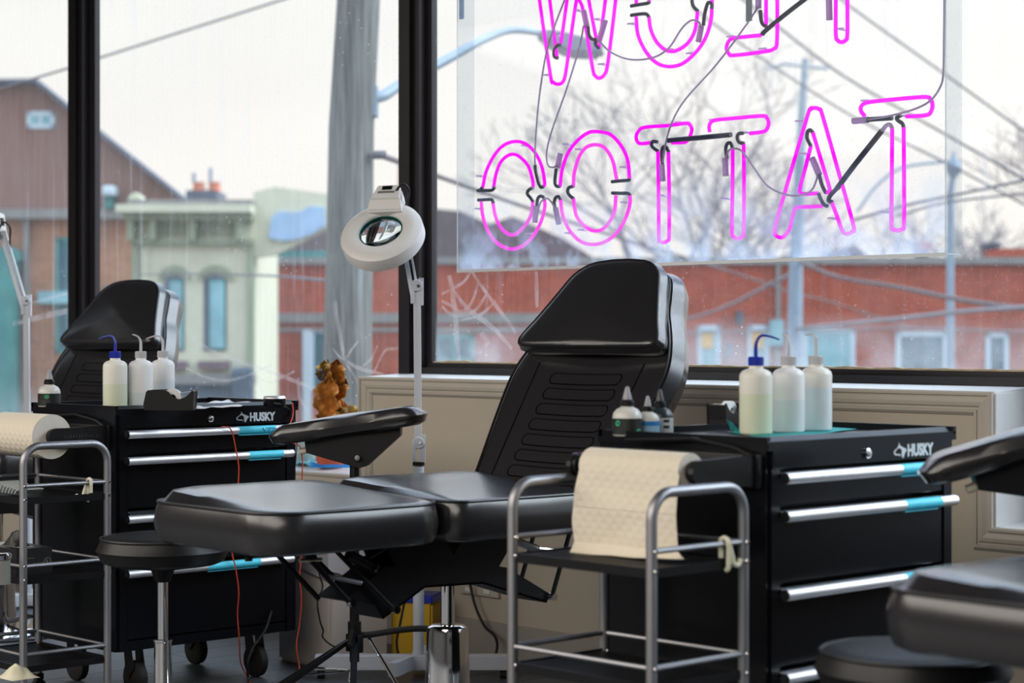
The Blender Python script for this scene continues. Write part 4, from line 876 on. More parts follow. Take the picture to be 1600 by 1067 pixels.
tag(MB().grid(lambda u, v: (p2.x-.05+.13*u, p2.y-.03+.07*v, ZL+.006+.03*abs(noise.noise(Vector((u*4, v*3, 8))))+.012*math.sin(PI*u)), 14, 8).obj('crumpled_cellophane', mat('pale_cyan_film', srgb(130, 215, 235), .2, trans=.3)), 'crumpled pale cyan cellophane on the low sill left of the pot', 'cellophane')
p3 = at_y(477, 664, 4.86); t = thing('glass_tumbler', 'pale blue-green glass jar on the low sill left of the plant', 'jar', (p3.x, p3.y, ZL+.009), 0)
MB().lathe([(0, 0), (.040, 0), (.043, .01), (.043, .115), (.040, .125)], n=28).obj('jar_body', mat('pale_jar', srgb(190, 215, 215), .2, trans=.5), t)
MB().lathe([(0, .125), (.044, .125), (.044, .147), (.0, .150)], n=28).obj('jar_lid', mat('cyan_lid', srgb(120, 195, 205), .4), t)

# ------------------------------------------------------------------ things on the left cart
CX, CY = -5.630, 2.978
t = thing('glove_box', 'black cardboard box of disposable gloves on the left cart', 'box', (CX+.085, CY+.020, .4105), 0)
MB().box((0, 0, 0), (.245, .120, .082)).obj('carton', mat('black_carton', (.008, .008, .010), .45), t, flat=True)
MB().box((.02, .03, .0822), (.20, .085, .0826)).obj('top_print', mat('cream_top_print', srgb(205, 205, 190), .6), t, flat=True)
MB().grid(lambda u, v: (.10+.09*u, .03+.05*v, .083+.045*max(0, math.sin(PI*u)*math.sin(PI*v))*(1+.5*noise.noise(Vector((u*5, v*5, 2))))), 12, 10).obj('black_glove', mat('black_nitrile', (.010, .010, .010), .5), t)
TS = Matrix(((0, 0, 1, .2455), (1, 0, 0, .0), (0, 1, 0, 0), (0, 0, 0, 1)))
PR = mat('grey_box_print', srgb(150, 150, 140), .6)
text_mesh('TECHN    GLOVES', .011, Matrix.Translation((0, .005, .030)) @ TS, 'lettering', PR, t, .0, .0003)
text_mesh('L', .013, Matrix.Translation((0, .1005, .0355)) @ TS, 'size_letter', PR, t, .02, .0003)
MB().tube([(.2458, .104+.0105*math.cos(a), .040+.0105*math.sin(a)) for a in [2*PI*k/24 for k in range(24)]], .0007, 5, True).obj('size_ring', PR, t)
MB().box((.2452, .012, .052), (.2456, .060, .0535)).obj('gold_line', mat('gold_print', srgb(150, 130, 80), .4), t)
t = thing('steel_jar', 'chrome-lidded jar cut by the left edge on the left cart', 'jar', (CX+.385, CY-.0+.035, .4125), 0)
t.location = (-5.42, 2.925+.10, .4105)
t.location = tuple(at_d(0, 880, 5.75).xy) + (.4105,)
MB().lathe([(0, 0), (.030, 0), (.030, .072), (0, .072)], n=28).obj('jar_body', mat('clear_jar', (.55, .55, .52), .1, trans=.6), t)
MB().lathe([(0, .072), (.034, .072), (.034, .084), (.028, .090), (0, .091)], n=28).obj('jar_lid', CHROME, t)
t = thing('pleated_masks', 'stack of thin pale packets on the top shelf of the left cart', 'packets', (CX+.20, CY+.05, .6475), 0)
for k in range(9): MB().obox((.0+.018*k, .0, .012+.0), (.012+.018*k, .0, .040-.002*k), .09, .004).obj('packet', mat('pale_packet', srgb(170, 175, 172), .25) if k == 0 else bpy.data.materials['pale_packet'], t, flat=True)
p = at_z(26, 1060, .155); t = tag(MB().grid(lambda u, v: (p.x-.055+.10*u, p.y-.04+.09*v, .158+.032*math.sin(PI*u)*math.sin(PI*v)*(1+.6*noise.noise(Vector((u*4, v*4, 6))))), 16, 14).obj('crumpled_bag', mat('cream_paper_bag', srgb(222, 216, 190), .7, bump=.3, bscale=40)), 'crumpled cream bag on the bottom shelf of the left cart', 'bag')

# ------------------------------------------------------------------ neon sign behind the chair
SF, SB, ZS0, ZS1 = 4.78, 4.86, 1.362, 2.62
SX0, SX1 = -5.324, -3.257
NS_ = thing('neon_sign', 'magenta double-line neon sign in a clear acrylic box, seen from behind', 'neon sign', (0, 0, 0))
MB().box((SX0, SF, ZS0), (SX1, SF+.005, ZS1)).obj('front_panel', ACRYL, NS_, flat=True)
MB().box((SX0, SB-.005, ZS0), (SX1, SB, ZS1)).obj('rear_panel', glass_mat('clear_acrylic', (.992, .992, .992), .01, 0, None, .1, refl=.2), NS_, flat=True)
MB().box((SX0, SF, ZS0-.005), (SX1, SB, ZS0+.001)).obj('bottom_panel', EDGELIT, NS_, flat=True)  # white colour stands in for light gathered in clear acrylic
E1 = glass_mat('acrylic_side', (.90, .92, .93), .06, 0, None, 0, refl=.4)
MB().box((SX0-.005, SF, ZS0-.005), (SX0, SB, ZS1)).obj('side_panel', E1, NS_, flat=True); MB().box((SX1, SF, ZS0-.005), (SX1+.005, SB, ZS1)).obj('side_panel', E1, NS_, flat=True)
MB().box((SX0-.005, SF-.0005, ZS0-.005), (SX0-.003, SF+.0015, ZS1)).box((SX1+.003, SF-.0005, ZS0-.005), (SX1+.005, SF+.0015, ZS1)).box((SX0-.005, SF-.0020, ZS0-.009), (SX1+.005, SF+.0012, ZS0+.0015)).obj('panel_edge', EDGELIT, NS_, flat=True)  # bright edge light of the clear panels, painted as opaque white strips
for px in (840, 1045, 1290):
    q = at_y(px, 405, SF+.02); MB().prism([(q.x, SF+.006, ZS0+.002), (q.x, SF+.006, ZS0+.065), (q.x, SB-.006, ZS0+.002)], (.004, 0, 0)).obj('gusset', E1, NS_, flat=True)
for px in (721, 1170): q = at_y(px, 8, SF+.01); MB().box((q.x-.012, SF+.01, q.z-.05), (q.x+.012, SF+.012, q.z+.3)).obj('hanging_strap', milky('pale_blue_strap', srgb(205, 220, 240), .7) if px == 721 else GALV, NS_, flat=True)
YN = 4.822
def npts(l, y=YN): return [at_y(a, b, y) for a, b in l]
def letter(name, loops):
    L_ = None
    for pts, m in loops:
        b = MB().tube(smooth_path(npts(pts), n=4), .0063, 10)
        L_ = b.obj(name if L_ is None else 'tube', m, NS_ if L_ is None else L_)
    return L_
letter('letter_o', [([(754,294),(760,267),(772.5,242.5),(787,227),(805,221),(822,225),(837,240),(847,262),(851,285),(850,291)], NEON),
    ([(771,294),(775,272),(782,254),(792,244),(802,241),(812,245),(825,259),(832,280),(833,293)], NEON),
    ([(752,315),(754,335),(762,360),(777,380),(797,389),(815,385),(832,370),(845,347),(851,325),(851,313)], NEONP),
    ([(770,316),(774,337),(782,355),(795,366),(807,365),(822,350),(831,332),(832.5,315)], NEONP)])
letter('letter_o', [([(875,292),(878,267),(887,240),(902,220),(920,207),(937,206),(955,211),(972,230),(981,252),(983.5,279)], NEON),
    ([(896,292),(897,272),(904,247),(915,231),(930,226),(945,231),(957,250),(962,272),(964,282)], NEONP),
    ([(876,312),(879,335),(890,360),(907,377),(927,382),(947,377),(965,362),(977,342),(984,320),(984.5,305)], NEONP),
    ([(896,310),(900,335),(910,350),(925,360),(940,359),(952,347),(960,330),(962.5,305)], NEONP)])
letter('letter_t', [([(1050,223),(1070,222),(1077,215),(1081,203),(1078,195),(1072,192.5),(1045,196),(1007,199),(997,206),(994,215),(999,224),(1017,223)], NEON),
    ([(1028,236),(1029,300),(1029.5,370),(1032,377),(1037,379),(1043,376),(1045.5,368),(1045.5,300),(1044.5,238)], NEON)])
letter('letter_t', [([(1109,206),(1108,198),(1111,191),(1119,187.5),(1150,184.5),(1191,181),(1198,184),(1201,192),(1198,202),(1191,206),(1172,208.5)], NEON),
    ([(1145,232),(1144.5,300),(1144,362),(1147,370),(1152,373),(1159,370),(1162,362),(1162.5,300),(1162,225)], NEON)])
letter('letter_a', [([(1284,322),(1266,323),(1247,324),(1241,329),(1234,356),(1228,366),(1221,371),(1213,368),(1210.5,358),(1225,305),(1262,180),(1267,171),(1273.5,168.5),(1280,171),(1285,180),(1310,268),(1333.5,352),(1332,361),(1324,365.5),(1316,360),(1308,338),(1300,317)], NEON),
    ([(1267,228),(1259,260),(1250,294),(1251,301),(1257,303),(1278,302)], NEON), ([(1270,207),(1283,250),(1296,293),(1295,299),(1291,301)], NEON)])
letter('letter_t', [([(1394,201),(1393.5,280),(1393,350),(1395.5,358),(1402.5,360),(1409.5,358),(1412.5,350),(1412.5,280),(1412,199)], NEON),
    ([(1351,181),(1346,175),(1345,168),(1350,162),(1362,159),(1400,155),(1444,151.5),(1453,154),(1457,163),(1455,174),(1447,180),(1416,182)], NEON)])
letter('letter_w', [([(838,-50),(843,0),(860,117),(864,128),(872,131.5),(880,127),(885,107),(899,10),(903,0),(908,6),(912,22),(926,107),(930,118),(936,122),(944,117),(950,97),(962,0),(968,-50)], NEON),
    ([(853,-50),(859,0),(869,80),(871,90)], NEON), ([(893,-50),(886,0),(879,50),(876,68)], NEON), ([(913,-50),(920,0),(930,52),(932,62)], NEON), ([(953,-50),(946,0),(939,52),(936,75)], NEON)])
letter('letter_o', [([(994,26),(997,55),(1010,82),(1027,99),(1047,104),(1067,99),(1087,82),(1101,62),(1109,40),(1112,20),(1112,-10),(1105,-40),(1085,-64),(1055,-72),(1025,-64),(1004,-40),(996,-12),(994,6)], NEON),
    ([(1014,27),(1017,47),(1027,67),(1042,79),(1057,79),(1075,67),(1086,47),(1090,18)], NEON), ([(1014,3),(1018,-20),(1030,-42),(1053,-52),(1076,-42),(1087,-18)], NEON)])
letter('letter_l', [([(1189,55),(1148,59.5),(1139,64),(1135,75),(1139,84),(1147,86.5),(1198,80),(1209,76),(1214,66),(1214.5,0),(1214.5,-60)], NEON), ([(1197,39),(1197,0),(1197,-60)], NEON)])
letter('letter_f', [([(1306,-70),(1306,0),(1306,54),(1309,63),(1314.5,66),(1321,63),(1324,54),(1324,0),(1324,-70)], NEON)])
def block(l, r=.0060, m=BLOCK, name='blockout_tube', y=YN-.004): MB().tube(smooth_path(npts(l, y), n=4), r, 9).obj(name, m, NS_)
for l in ([(746,298),(758,297.5),(769,297),(773,292)], [(754,292),(751,296),(746,298)], [(747,312.5),(758,312),(768,312),(771,317)], [(833,293),(826,297),(824,303),(829,309),(833,315)], [(850,291),(845,292.5),(841,284),(837,268),(836,258)], [(851,313),(849,308),(844,306.5),(840,311),(838.5,322)],
          [(983.5,279),(982,281.5),(970,282.5),(956,284)], [(984.5,305),(981,302),(970,302),(956.5,301.5)], [(896,291),(889,293),(887,299),(890,305),(896,310)], [(875,291),(870,291),(867,284),(869,263)], [(876,312),(873,307),(868,309),(866,316),(867,325)],
          [(1028,236),(1021,231),(1018,226),(1020,221),(1027,221.5)], [(1045,237),(1041,230),(1036,230),(1034,238),(1035,256)], [(1162,224),(1155,222),(1152,215),(1154,209),(1161,208)], [(1145,232),(1142,224),(1137,224),(1134,232),(1136,248)],
          [(1270,207),(1266,203),(1262,206),(1261,215),(1265,224),(1267,228)], [(1280,273),(1284,288),(1289,299),(1291,301)], [(1279,302),(1282,310),(1287,319),(1293,322)], [(1412,199),(1410,193),(1404,189),(1401,184),(1408,180)], [(876,70),(871,71),(866,78),(866,88),(871,91)], [(936,75),(931,70),(931,62),(934,64)],
          [(986,9.5),(1000,7),(1012,5),(1015,2)], [(986,24),(1000,22),(1010,22),(1014,27)], [(1081,-5),(1082,6),(1085,12),(1090,17)], [(1099,40),(1101,22),(1106,5),(1112,6),(1112,14)], [(1188,16),(1189,30),(1192,38),(1197,41)], [(919,42),(920,54),(925,61),(932,62)]): block(l)
block([(1044,219.5),(1090,215.5),(1142,210.5)], .0085); block([(1191,54),(1196,48),(1225,24),(1256,0),(1280,-18)], .0075)
block([(1300,316),(1295,313),(1297,306),(1308,294)], .0070); block([(1308,294),(1335,258),(1378,204)], .0085); block([(1378,204),(1385,196),(1391,195),(1394,201)], .0065, GTO); block([(1356,187),(1375,185.5),(1394,184.5)], .0075)
for a, b in (((876,239),(871,262)), ((837,322),(836,348)), ((868,325),(873,350)), ((1034,257),(1035.5,283)), ((1133,247),(1134,275)), ((1269,247),(1280,273)), ((1333,189),(1356,187)), ((912,17),(917,41)), ((946,31),(936,64)), ((1096,40),(1091,66)), ((1185,-20),(1185,13)), ((1295,-10),(1296,31))):
    MB().cyl(at_y(*a, YN-.008), at_y(*b, YN-.008), .0098, n=12).obj('electrode_sleeve', SLEEVE, NS_)
for l in ([(886,-10),(865,45),(852,90),(841,165),(836,235),(836,258)], [(912,40),(905,75),(885,140),(862,205),(854,240),(857,259),(866,261),(871,258)], [(838,346),(843,320),(850,311),(857,311),(865,322),(870,345)], [(936,64),(955,82),(985,93),(1020,90),(1045,75),(1065,45),(1080,32),(1091,34),(1096,42)],
          [(1185,10),(1165,40),(1120,100),(1075,150),(1055,180),(1042,215),(1035,255)], [(1133,250),(1138,236),(1147,232),(1160,237),(1180,265),(1200,291),(1228,304),(1252,305),(1268,297),(1276,280),(1277,272)], [(1356,187),(1390,181),(1430,170),(1455,156),(1470,134),(1474,112),(1475,60),(1476,-60)]):
    MB().tube(smooth_path(npts(l, YN-.016), n=5), .0032, 7).obj('lead_wire', GTO, NS_)
for a in ((747,275), (745,326), (818,227), (798,240), (882,225), (902,233), (972,261), (973,316), (799,366), (826,365), (906,359), (886,364), (1030,305), (1012,222), (1058,191), (1130,310), (1112,187), (1163,207), (1247,189), (1252,240), (1298,341), (1380,331), (1350,157), (1412,181), (852,117), (868,55), (899,16), (930,30), (938,100), (984,37), (1045,77), (1076,83), (1140,57), (1190,76), (1310,45)):
    q = at_y(a[0], a[1], YN); MB().cyl((q.x, SB-.006, q.z), (q.x, YN+.004, q.z), .0042, .0036, n=8).cyl((q.x-.014, YN+.004, q.z+.001), (q.x+.020, YN-.002, q.z-.001), .0030, n=6).obj('tube_support', CLIP, NS_)

# ------------------------------------------------------------------ the street outside (the shop is one floor up)
GZ = -4.2
struct(MB().box((-140, YW+3.2, GZ-.3), (140, 260, GZ)).obj('ground_street', ASPH)); struct(MB().box((-60, YW+.30, GZ-.3), (60, YW+3.4, GZ+.12)).obj('ground_sidewalk', CONC))
class St:                                    # a thing of the street in its own frame: x to the right across the view, y away, z up
    def __init__(s, name, label, cat, D, pxc, group=None):
        p = at_d(pxc, HOR, D); s.D = D; s.px = pxc; s.t = thing(name, label, cat, (p.x, p.y, GZ), YAW, group)
    def X(s, px, y=0): return (px-800)*(s.D+y)/F - (s.px-800)*s.D/F
    def Z(s, py, y=0): return EYE - (py-HOR)*(s.D+y)/F - GZ
    def P(s, px, py, y=0): return Vector((s.X(px, y), y, s.Z(py, y)))
    def box(s, name, m, a, b, y0, y1, parent=None, bev=0):   # a, b: upper-left and lower-right as seen; y0..y1 depth
        return MB().box((s.X(a[0]), y0, s.Z(b[1]) if b[1] is not None else 0), (s.X(b[0]), y1, s.Z(a[1])), bev).obj(name, m, parent or s.t, flat=True)
    def window(s, a, b, frame=WINF, pane=WINB, deep=.12, bar=.07, y=0, cross=True):
        x0, x1, z0, z1 = s.X(a[0]), s.X(b[0]), s.Z(b[1]), s.Z(a[1])
        q = MB().box((x0, y-.04, z0), (x0+bar, y+deep, z1)).box((x1-bar, y-.04, z0), (x1, y+deep, z1)).box((x0, y-.04, z0), (x1, y+deep, z0+bar)).box((x0, y-.04, z1-bar), (x1, y+deep, z1))
        if cross: q.box(((x0+x1)/2-bar/3, y-.03, z0), ((x0+x1)/2+bar/3, y+deep, z1))
        w = q.obj('window', frame, s.t, flat=True); MB().box((x0+bar*.5, y-.025, z0+bar*.5), (x1-bar*.5, y-.005, z1-bar*.5)).obj('pane', pane, w, flat=True); return w
# gabled brown building
g = St('gabled_building', 'tall brown gabled building with brick lower floors across the street', 'building', 54, 60)
poly = [(-90, 175), (-20, 132), (58, 130), (98, 162), (285, 312), (285, 336), (-90, 336)]
MB().prism([g.P(a, b) for a, b in poly], (0, 1.0, 0)).obj('gable_cladding', CLAD, g.t, flat=True)
g.box('brick_wall', BRICK_O, (-90, 336), (207, None), .15, 4)
g.box('eaves_band', GREYST, (-90, 327), (212, 342), -.25, .2)
for a, b in (((-20, 128), (60, 127)), ((58, 127), (100, 161)), ((98, 160), (290, 313))):
    MB().obox(g.P(a[0], a[1], -.2)+Vector((0, 0, 0)), g.P(b[0], b[1], -.2), .5, .10, (0, 0, 1)).obj('roof_edge', SLATE, g.t, flat=True)
g.window((42, 174), (86, 201), pane=WINL, bar=.12); 
g.box('vent_box', WINF, (166, 292), (186, 308), -.6, .1, bev=.08); g.box('vent_stem', TEALP, (168, 306), (180, 326), -.4, .1)
g.window((85, 370), (126, 552), frame=TEALP, pane=WINB, bar=.10, y=.15); g.window((160, 446), (176, 560), frame=TEALP, pane=WINB, bar=.06, y=.15)
g.box('door_band', WINL, (60, 455), (128, 474), -.1, .16); g.box('drain_pipe', GREYST, (37, 345), (45, 640), -.05, .15)
MB().prism([g.P(-90, 395, -.6), g.P(12, 385, -.6), g.P(26, 392, -.6), g.P(28, 405, -.6), g.P(22, 412, -.6), g.P(22, 700, -.6), g.P(-90, 700, -.6)], (0, .7, 0)).obj('shopfront', TEALP, g.t, flat=True)
# cream house with cornice and arched windows
c = St('cream_building', 'pale green rendered house with a heavy cornice and arched windows', 'building', 47.8, 300)
c.box('wall', CREAMW, (208, 318), (396, None), 0, 5)
MB().prism([c.P(396, 300, .2), c.P(430, 292, .2), c.P(520, 304, .2), c.P(520, 352, .2), c.P(470, 378, .2), c.P(430, 398, .2), c.P(396, 402, .2)], (0, .5, 0)).obj('gable_wall', CREAMW, c.t, flat=True)
c.box('cornice', CREAMW, (190, 322), (398, 334), -.75, .1); c.box('cornice_top', GREYST, (205, 314), (398, 323), -.55, .1); c.box('cornice_bed', CREAMD, (198, 334), (398, 345), -.45, .1); c.box('frieze_band', CREAMD, (206, 374), (398, 383), -.18, .05)
for a, b in ((252, 292), (312, 366)): c.box('frieze_panel', CREAMD, (a, 349), (b, 369), -.03, .05)
for a in (203, 238, 300, 372): c.box('bracket', CREAMD, (a, 336), (a+10, 376), -.40, .05)
c.box('pilaster', CREAMD, (207, 384), (218, None), -.12, .05); c.box('pilaster', CREAMD, (387, 384), (398, None), -.12, .05); c.box('pilaster', CREAMW, (222, 384), (232, None), -.06, .05)
MB().prism([c.P(198, 322, -.5), c.P(202, 306, -.5), c.P(210, 300, -.5), c.P(219, 306, -.5), c.P(222, 322, -.5)], (0, .6, 0)).obj('finial', CREAMW, c.t, flat=True)
for x0, x1 in ((256, 288), (318, 354)):
    xm = (x0+x1)/2; hw = (x1-x0)/2
    b = MB(); outer = [c.P(xm-1.55*hw*math.cos(a), 436-22*math.sin(a), -.1) for a in [PI*k/12 for k in range(13)]]; inner = [c.P(xm-1.25*hw*math.cos(a), 438-14*math.sin(a), -.1) for a in [PI*k/12 for k in range(12, -1, -1)]]
    for k in range(12):
        b.prism([outer[k], outer[k+1], inner[11-k], inner[12-k]], (0, .15, 0))
    b.obj('arched_hood', CREAMD, c.t, flat=True)
    MB().prism([c.P(x0, 548, -.02), c.P(x1, 548, -.02), c.P(x1, 438, -.02)] + [c.P(xm+hw*math.cos(a), 438-8*math.sin(a), -.02) for a in [PI*k/8 for k in range(1, 8)]] + [c.P(x0, 438, -.02)], (0, .05, 0)).obj('window_recess', SLATE, c.t, flat=True)
    w = MB().box((c.X(x0+9), -.06, c.Z(546)), (c.X(x1-1), -.02, c.Z(436))).obj('window', WINF if 0 else TEALP, c.t, flat=True); MB().box((c.X(x0+11), -.09, c.Z(544)), (c.X(x1-3), -.055, c.Z(440))).obj('pane', WINL, w, flat=True)
    c.box('window_sill', BROWN, (x0-7, 564), (x1+6, 576), -.25, .02)
c.box('shop_fascia', GREYST, (196, 584), (400, 600), -.3, .1); c.box('shopfront', NAVY, (200, 600), (396, None), -.1, .05)
MB().prism([c.P(*q, .1) for q in ((420, 372), (424, 340), (436, 330), (466, 332), (484, 322), (506, 324), (508, 352), (486, 366), (462, 374), (440, 376))], (0, .12, 0)).obj('flat_banner', SKYB, c.t, flat=True); c.box('door_canopy', NAVY, (366, 574), (398, 640), -.6, .05, bev=.1)
k = St('chimney_stack', 'dark chimney stack with two orange clay pots behind the cream house', 'chimney', 58.5, 318)
k.box('stack', SLATE, (290, 297), (338, None), 0, 2)
for a in (300, 325): MB().lathe([(.20, k.Z(298)), (.16, k.Z(284)), (.2, k.Z(282)), (0, k.Z(281))], (k.X(a+4), .8, 0), 12).obj('chimney_pot', ORANGE, k.t)
for a, h in ((303, 270), (329, 262)): MB().cyl(k.P(a, 284, .8), k.P(a, h, .8), .06, n=6).obj('flue_cowl', GALV, k.t)
# low slate roof behind
SLATEB = mat('brown_slate', srgb(104, 92, 92), .8, vary=.15, vscale=2)
r = St('slate_roofed_house', 'house with dark slate roof behind the long brick building, left of the sign', 'building', 80, 690)
MB().prism([r.P(420, 404), r.P(470, 372), r.P(520, 350), r.P(560, 326), r.P(640, 322), r.P(720, 330), r.P(770, 352), r.P(840, 382), r.P(900, 404)], (0, 6, 0)).obj('roof', SLATEB, r.t, flat=True)
r.box('wall', BROWN, (420, 404), (900, None), .5, 6); r.box('chimney', ORANGE, (620, 246), (631, 330), 1, 2.2)
MB().prism([r.P(760, 352, -.3), r.P(800, 338, -.3), r.P(880, 372, -.3), r.P(930, 404, -.3), r.P(740, 404, -.3)], (0, .6, 0)).obj('gable', BROWN, r.t, flat=True)
# long brick building
b1 = St('long_brick_building', 'long low red brick building across the street, behind the chair and sign', 'building', 56, 1000)
b1.box('wall', BRICK_R, (400, 412), (1720, None), 0, 4)
b1.box('parapet_coping', GREYST, (396, 402), (1720, 413), -.12, .4); b1.box('roof_trim', TEALP, (404, 392), (520, 403), -.05, .5)
b1.box('stone_band', GREYST, (400, 489), (1040, 504), -.10, .1); b1.box('stone_band', GREYST, (400, 512), (1040, 518), -.06, .1)
b1.box('parapet_block', BRICK_R, (1566, 388), (1720, 404), .05, 2)
for x in (474, ): b1.box('door_post', WINF, (x, 516), (x+13, None), -.2, .1)
b1.window((487, 516), (512, 610), pane=WINB, cross=False); b1.window((676, 522), (742, 566), frame=TEALP, pane=WINB, bar=.12)
for a, b, p in (((1090, 508), (1126, 592), WINL), ((1168, 508), (1202, 592), WINL), ((1254, 512), (1336, 600), WINL), ((1400, 518), (1480, 600), WINB), ((1540, 520), (1576, 600), WINB)):
    w = b1.window(a, b, pane=p, bar=.13, cross=False)
    if b[0] < 1210: MB().box((b1.X(a[0]+6), -.06, b1.Z(a[1]+36)), (b1.X(a[0]+24), -.026, b1.Z(a[1]+10))).obj('yellow_poster', YSIGN, w, flat=True)
b1.box('wall_box', NAVY, (1134, 536), (1142, 556), -.2, .02); b1.box('wall_lamp', NAVY, (1150, 486), (1158, 506), -.4, .02); b1.box('meter_box', WINL, (1202, 500), (1222, 540), -.3, .02); b1.box('drain_pipe', GREYST, (1212, 410), (1219, 600), -.12, .02)
b2 = St('gable_roof_house', 'small dark gable roof peeking over the long brick building', 'building', 70, 1335)
MB().prism([b2.P(1300, 405), b2.P(1328, 384), b2.P(1338, 384), b2.P(1362, 405)], (0, 5, 0)).obj('roof', BROWN, b2.t, flat=True); b2.box('wall', BROWN, (1302, 405), (1360, None), .2, 5)
b3 = St('brick_chimney', 'single brick chimney rising over the long brick building at the right', 'chimney', 66, 1552); b3.box('stack', BROWN, (1544, 384), (1560, None), 0, 1); b3.box('cap', SLATE, (1541, 379), (1563, 385), -.1, 1.1)
b4 = St('brick_chimney', 'dark brick chimney right under the acrylic box of the sign', 'chimney', 66, 1446); b4.box('stack', BROWN, (1438, 392), (1452, None), 0, 1); b4.box('cap', ORANGE, (1436, 378), (1454, 392), -.1, 1.1)
# poles, lamp, wires
u = St('utility_pole', 'weathered wooden utility pole close outside the left window', 'pole', 14, 545)
MB().tube([u.P(540, 1500), u.P(541, 640), u.P(546, 400), u.P(549, 200), u.P(560, 0), u.P(566, -120)], [.185, .176, .165, .160, .152, .148], 24).obj('wooden_shaft', WOODP, u.t)
MB().box((u.X(575), -.06, u.Z(182)), (u.X(590), .10, u.Z(135))).obj('arm_clamp', GALV, u.t)
A = [u.P(532, 150, .0), u.P(590, 152, .0), u.P(625, 133, .2), u.P(700, 92, .6), u.P(755, 62, .9), u.P(800, 47, 1.2), u.P(850, 52, 1.5)]
MB().tube(smooth_path(A, n=5), [.045-.02*i/30 for i in range(31)], 10).obj('lamp_arm', GALV, u.t)
MB().prism([u.P(838, 46, 1.4), u.P(870, 46, 1.4), u.P(930, 62, 1.4), u.P(948, 76, 1.4), u.P(940, 86, 1.4), u.P(890, 84, 1.4), u.P(845, 62, 1.4)], (0, .30, 0), .03).obj('street_light', mat('street_light_body', srgb(112, 122, 140), .5), u.t, flat=True)
MB().tube([u.P(580, 240, -.02), u.P(598, 244, .1)], .009, 6).lathe([(0, -.05), (.03, -.05), (.03, .05), (0, .05)], u.P(592, 242, -.1), 8, 'x').obj('wire_anchor', WIRE, u.t)
s_ = St('steel_pole', 'slim pale steel pole standing before the long brick building', 'pole', 36, 1250)
MB().tube([s_.P(1241, 1200), s_.P(1241, 560), s_.P(1244, 400), s_.P(1253, 180), s_.P(1258, 92)], [.15, .145, .12, .08, .055], 14).obj('shaft', GALV, s_.t)
MB().tube([s_.P(1200, 108), s_.P(1225, 100), s_.P(1258, 104), s_.P(1294, 107)], .03, 6).obj('cross_arm', GALV, s_.t)
MB().tube(smooth_path([s_.P(1340, 330), s_.P(1370, 290), s_.P(1410, 262), s_.P(1480, 252)], n=5), .03, 6).obj('bracket_arm', GALV, s_.t)
s2 = St('street_lamp', 'pale street lamp with pointed top showing past the right letter of the sign', 'lamp', 40, 1488)
MB().tube([s2.P(1484, 1300), s2.P(1485, 300), s2.P(1489, 275)], [.12, .07, .06], 10).obj('shaft', GALV, s2.t)
MB().lathe([(.10, s2.Z(275)), (.17, s2.Z(262)), (.13, s2.Z(254)), (.05, s2.Z(246)), (.03, s2.Z(238)), (0, s2.Z(236))], (s2.X(1490), 0, 0), 14).obj('lamp_top', GALV, s2.t)
def wire(name, label, pts, D, r, m=WIRE):
    P = []
    for i, (a, b) in enumerate(pts): P.append(at_d(a, b, D[0]+(D[1]-D[0])*i/(len(pts)-1) if isinstance(D, tuple) else D))
    return tag(MB().tube(smooth_path(P, n=4), r, 6).obj(name, m), label, 'wire', 'wires over the street')
wire('overhead_wire', 'overhead wire rising from the gable past the left mullion to the top edge', [(-60, 152), (0, 138), (125, 101), (160, 89), (440, 0), (520, -26)], 22, .013)
wire('overhead_wire', 'overhead wire sloping down right from the top of the third letter of the upper row', [(1080, -60), (1162, 0), (1220, 45), (1320, 120), (1460, 200), (1600, 279), (1700, 330)], 30, .022)
wire('overhead_wire', 'overhead wire crossing the top right corner of the sign', [(1280, -30), (1331, 12), (1475, 115), (1600, 205), (1700, 275)], 30, .020)
wire('overhead_wire', 'overhead wire running behind the last two letters of the lower row', [(1080, 10), (1119, 40), (1200, 98), (1331, 181), (1475, 253), (1620, 330)], 30, .018)
wire('overhead_wire', 'dark wire dipping at the right edge level with the bottom of the lower row', [(1700, 262), (1600, 282), (1500, 303), (1410, 322), (1330, 345)], 26, .022)
wire('overhead_wire', 'second dark wire at the right edge just below its twin', [(1700, 285), (1600, 302), (1480, 316), (1400, 338)], 27, .018)
WIRED = mat('grey_brown_cable', srgb(104, 88, 86), .8)
wire('low_cable', 'dark cable slanting down right across the bricks to a window head', [(596, 243), (720, 288), (840, 330), (980, 375), (1090, 408), (1180, 437), (1240, 458), (1300, 472), (1400, 505), (1440, 515)], (14.3, 55.8), .022, WIRED)
wire('low_cable', 'pale thick cable sagging across the upper bricks at the right', [(1252, 410), (1310, 433), (1400, 448), (1500, 468), (1600, 482), (1690, 490)], (35.9, 22), .036, WIRED)
wire('low_cable', 'pale thick cable rising to the right above the brick windows', [(1246, 513), (1320, 506), (1400, 498), (1500, 487), (1600, 480), (1690, 474)], (35.9, 20), .034, WIREL)
wire('low_cable', 'pale cable rising from the backrest to the steel pole', [(1000, 520), (1060, 502), (1110, 488), (1150, 472), (1200, 446), (1243, 425)], (55.8, 36), .036, WIREL)
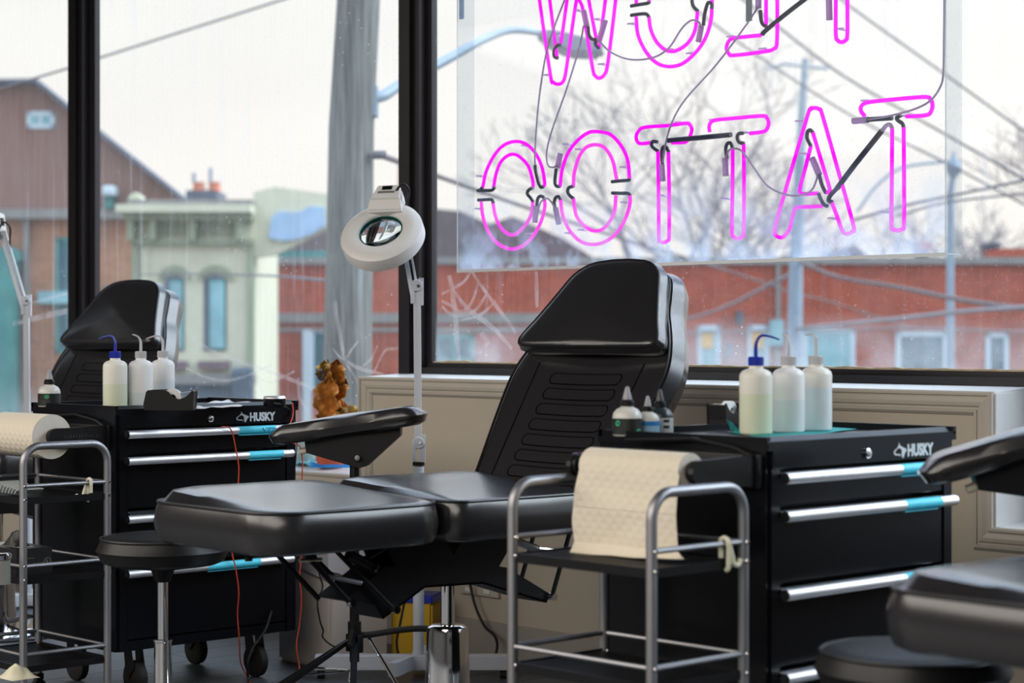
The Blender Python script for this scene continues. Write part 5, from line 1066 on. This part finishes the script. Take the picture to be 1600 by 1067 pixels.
wire('low_cable', 'thin cable level above the brick windows', [(1030, 520), (1200, 517), (1400, 512), (1600, 518), (1700, 520)], 55.9, .028, WIREL)
wire('low_cable', 'thin cable crossing the pale house at arched hood height', [(215, 430), (260, 428), (400, 430), (512, 438)], (47.4, 14.2), .014, WIRE)
# bare trees
def tree(name, label, D, px, base_py, top_py, spread, seed, lean=0, depth=6):
    t_ = St(name, label, 'tree', D, px, 'bare trees behind the brick building'); rnd = random.Random(seed); segs = []
    H = t_.Z(top_py)
    def grow(p, d, L_, r, k):
        pts = [p]; q = p.copy(); dd = d.copy(); n = 3
        for i in range(n):
            dd = (dd + Vector((rnd.gauss(0, .16), rnd.gauss(0, .16), rnd.gauss(.03, .08)))).normalized(); q = q + dd*(L_/n); pts.append(q.copy())
        segs.append((pts, [r*(1-.4*i/n) for i in range(n+1)], k))
        if k == 0: return
        for j in range(3 if k > 1 else 2):
            ax = Vector((rnd.gauss(0, 1), rnd.gauss(0, 1), rnd.gauss(0, .3))).normalized()
            nd = (dd + ax*spread*rnd.uniform(.55, 1.1)).normalized(); nd.z = nd.z*.8+.10
            grow(pts[-1] if j < 2 else pts[-2], nd.normalized(), L_*rnd.uniform(.66, .82), r*.56, k-1)
    grow(Vector((0, 0, 0)), Vector((lean, 0, 1)).normalized(), H*.34, .012*H+.05, depth)
    a, b = MB(), MB()
    for pts, rr, k in segs: (a if k >= depth-1 else b).tube(pts, [max(.014, x) for x in rr], 6 if k > 2 else 3, cap=False)
    a.obj('trunk', BARK, t_.t); o = b.obj('branches', BARK, t_.t); o['kind'] = 'stuff'; return t_
tree('bare_tree', 'large bare tree branching behind the middle letters of the sign', 74, 1005, 520, 60, .75, 4, -.10, 6)
tree('bare_tree', 'bare tree spreading behind the right letters, low over the brick roof', 85, 1290, 520, 250, .85, 11, .05, 6)
tree('bare_tree', 'bare tree at the right edge above the brick parapet', 70, 1590, 520, 150, .80, 23, -.12, 6)
tree('bare_tree', 'bare tree between the sign letters and the street lamp', 90, 1420, 520, 270, .85, 31, .0, 6)
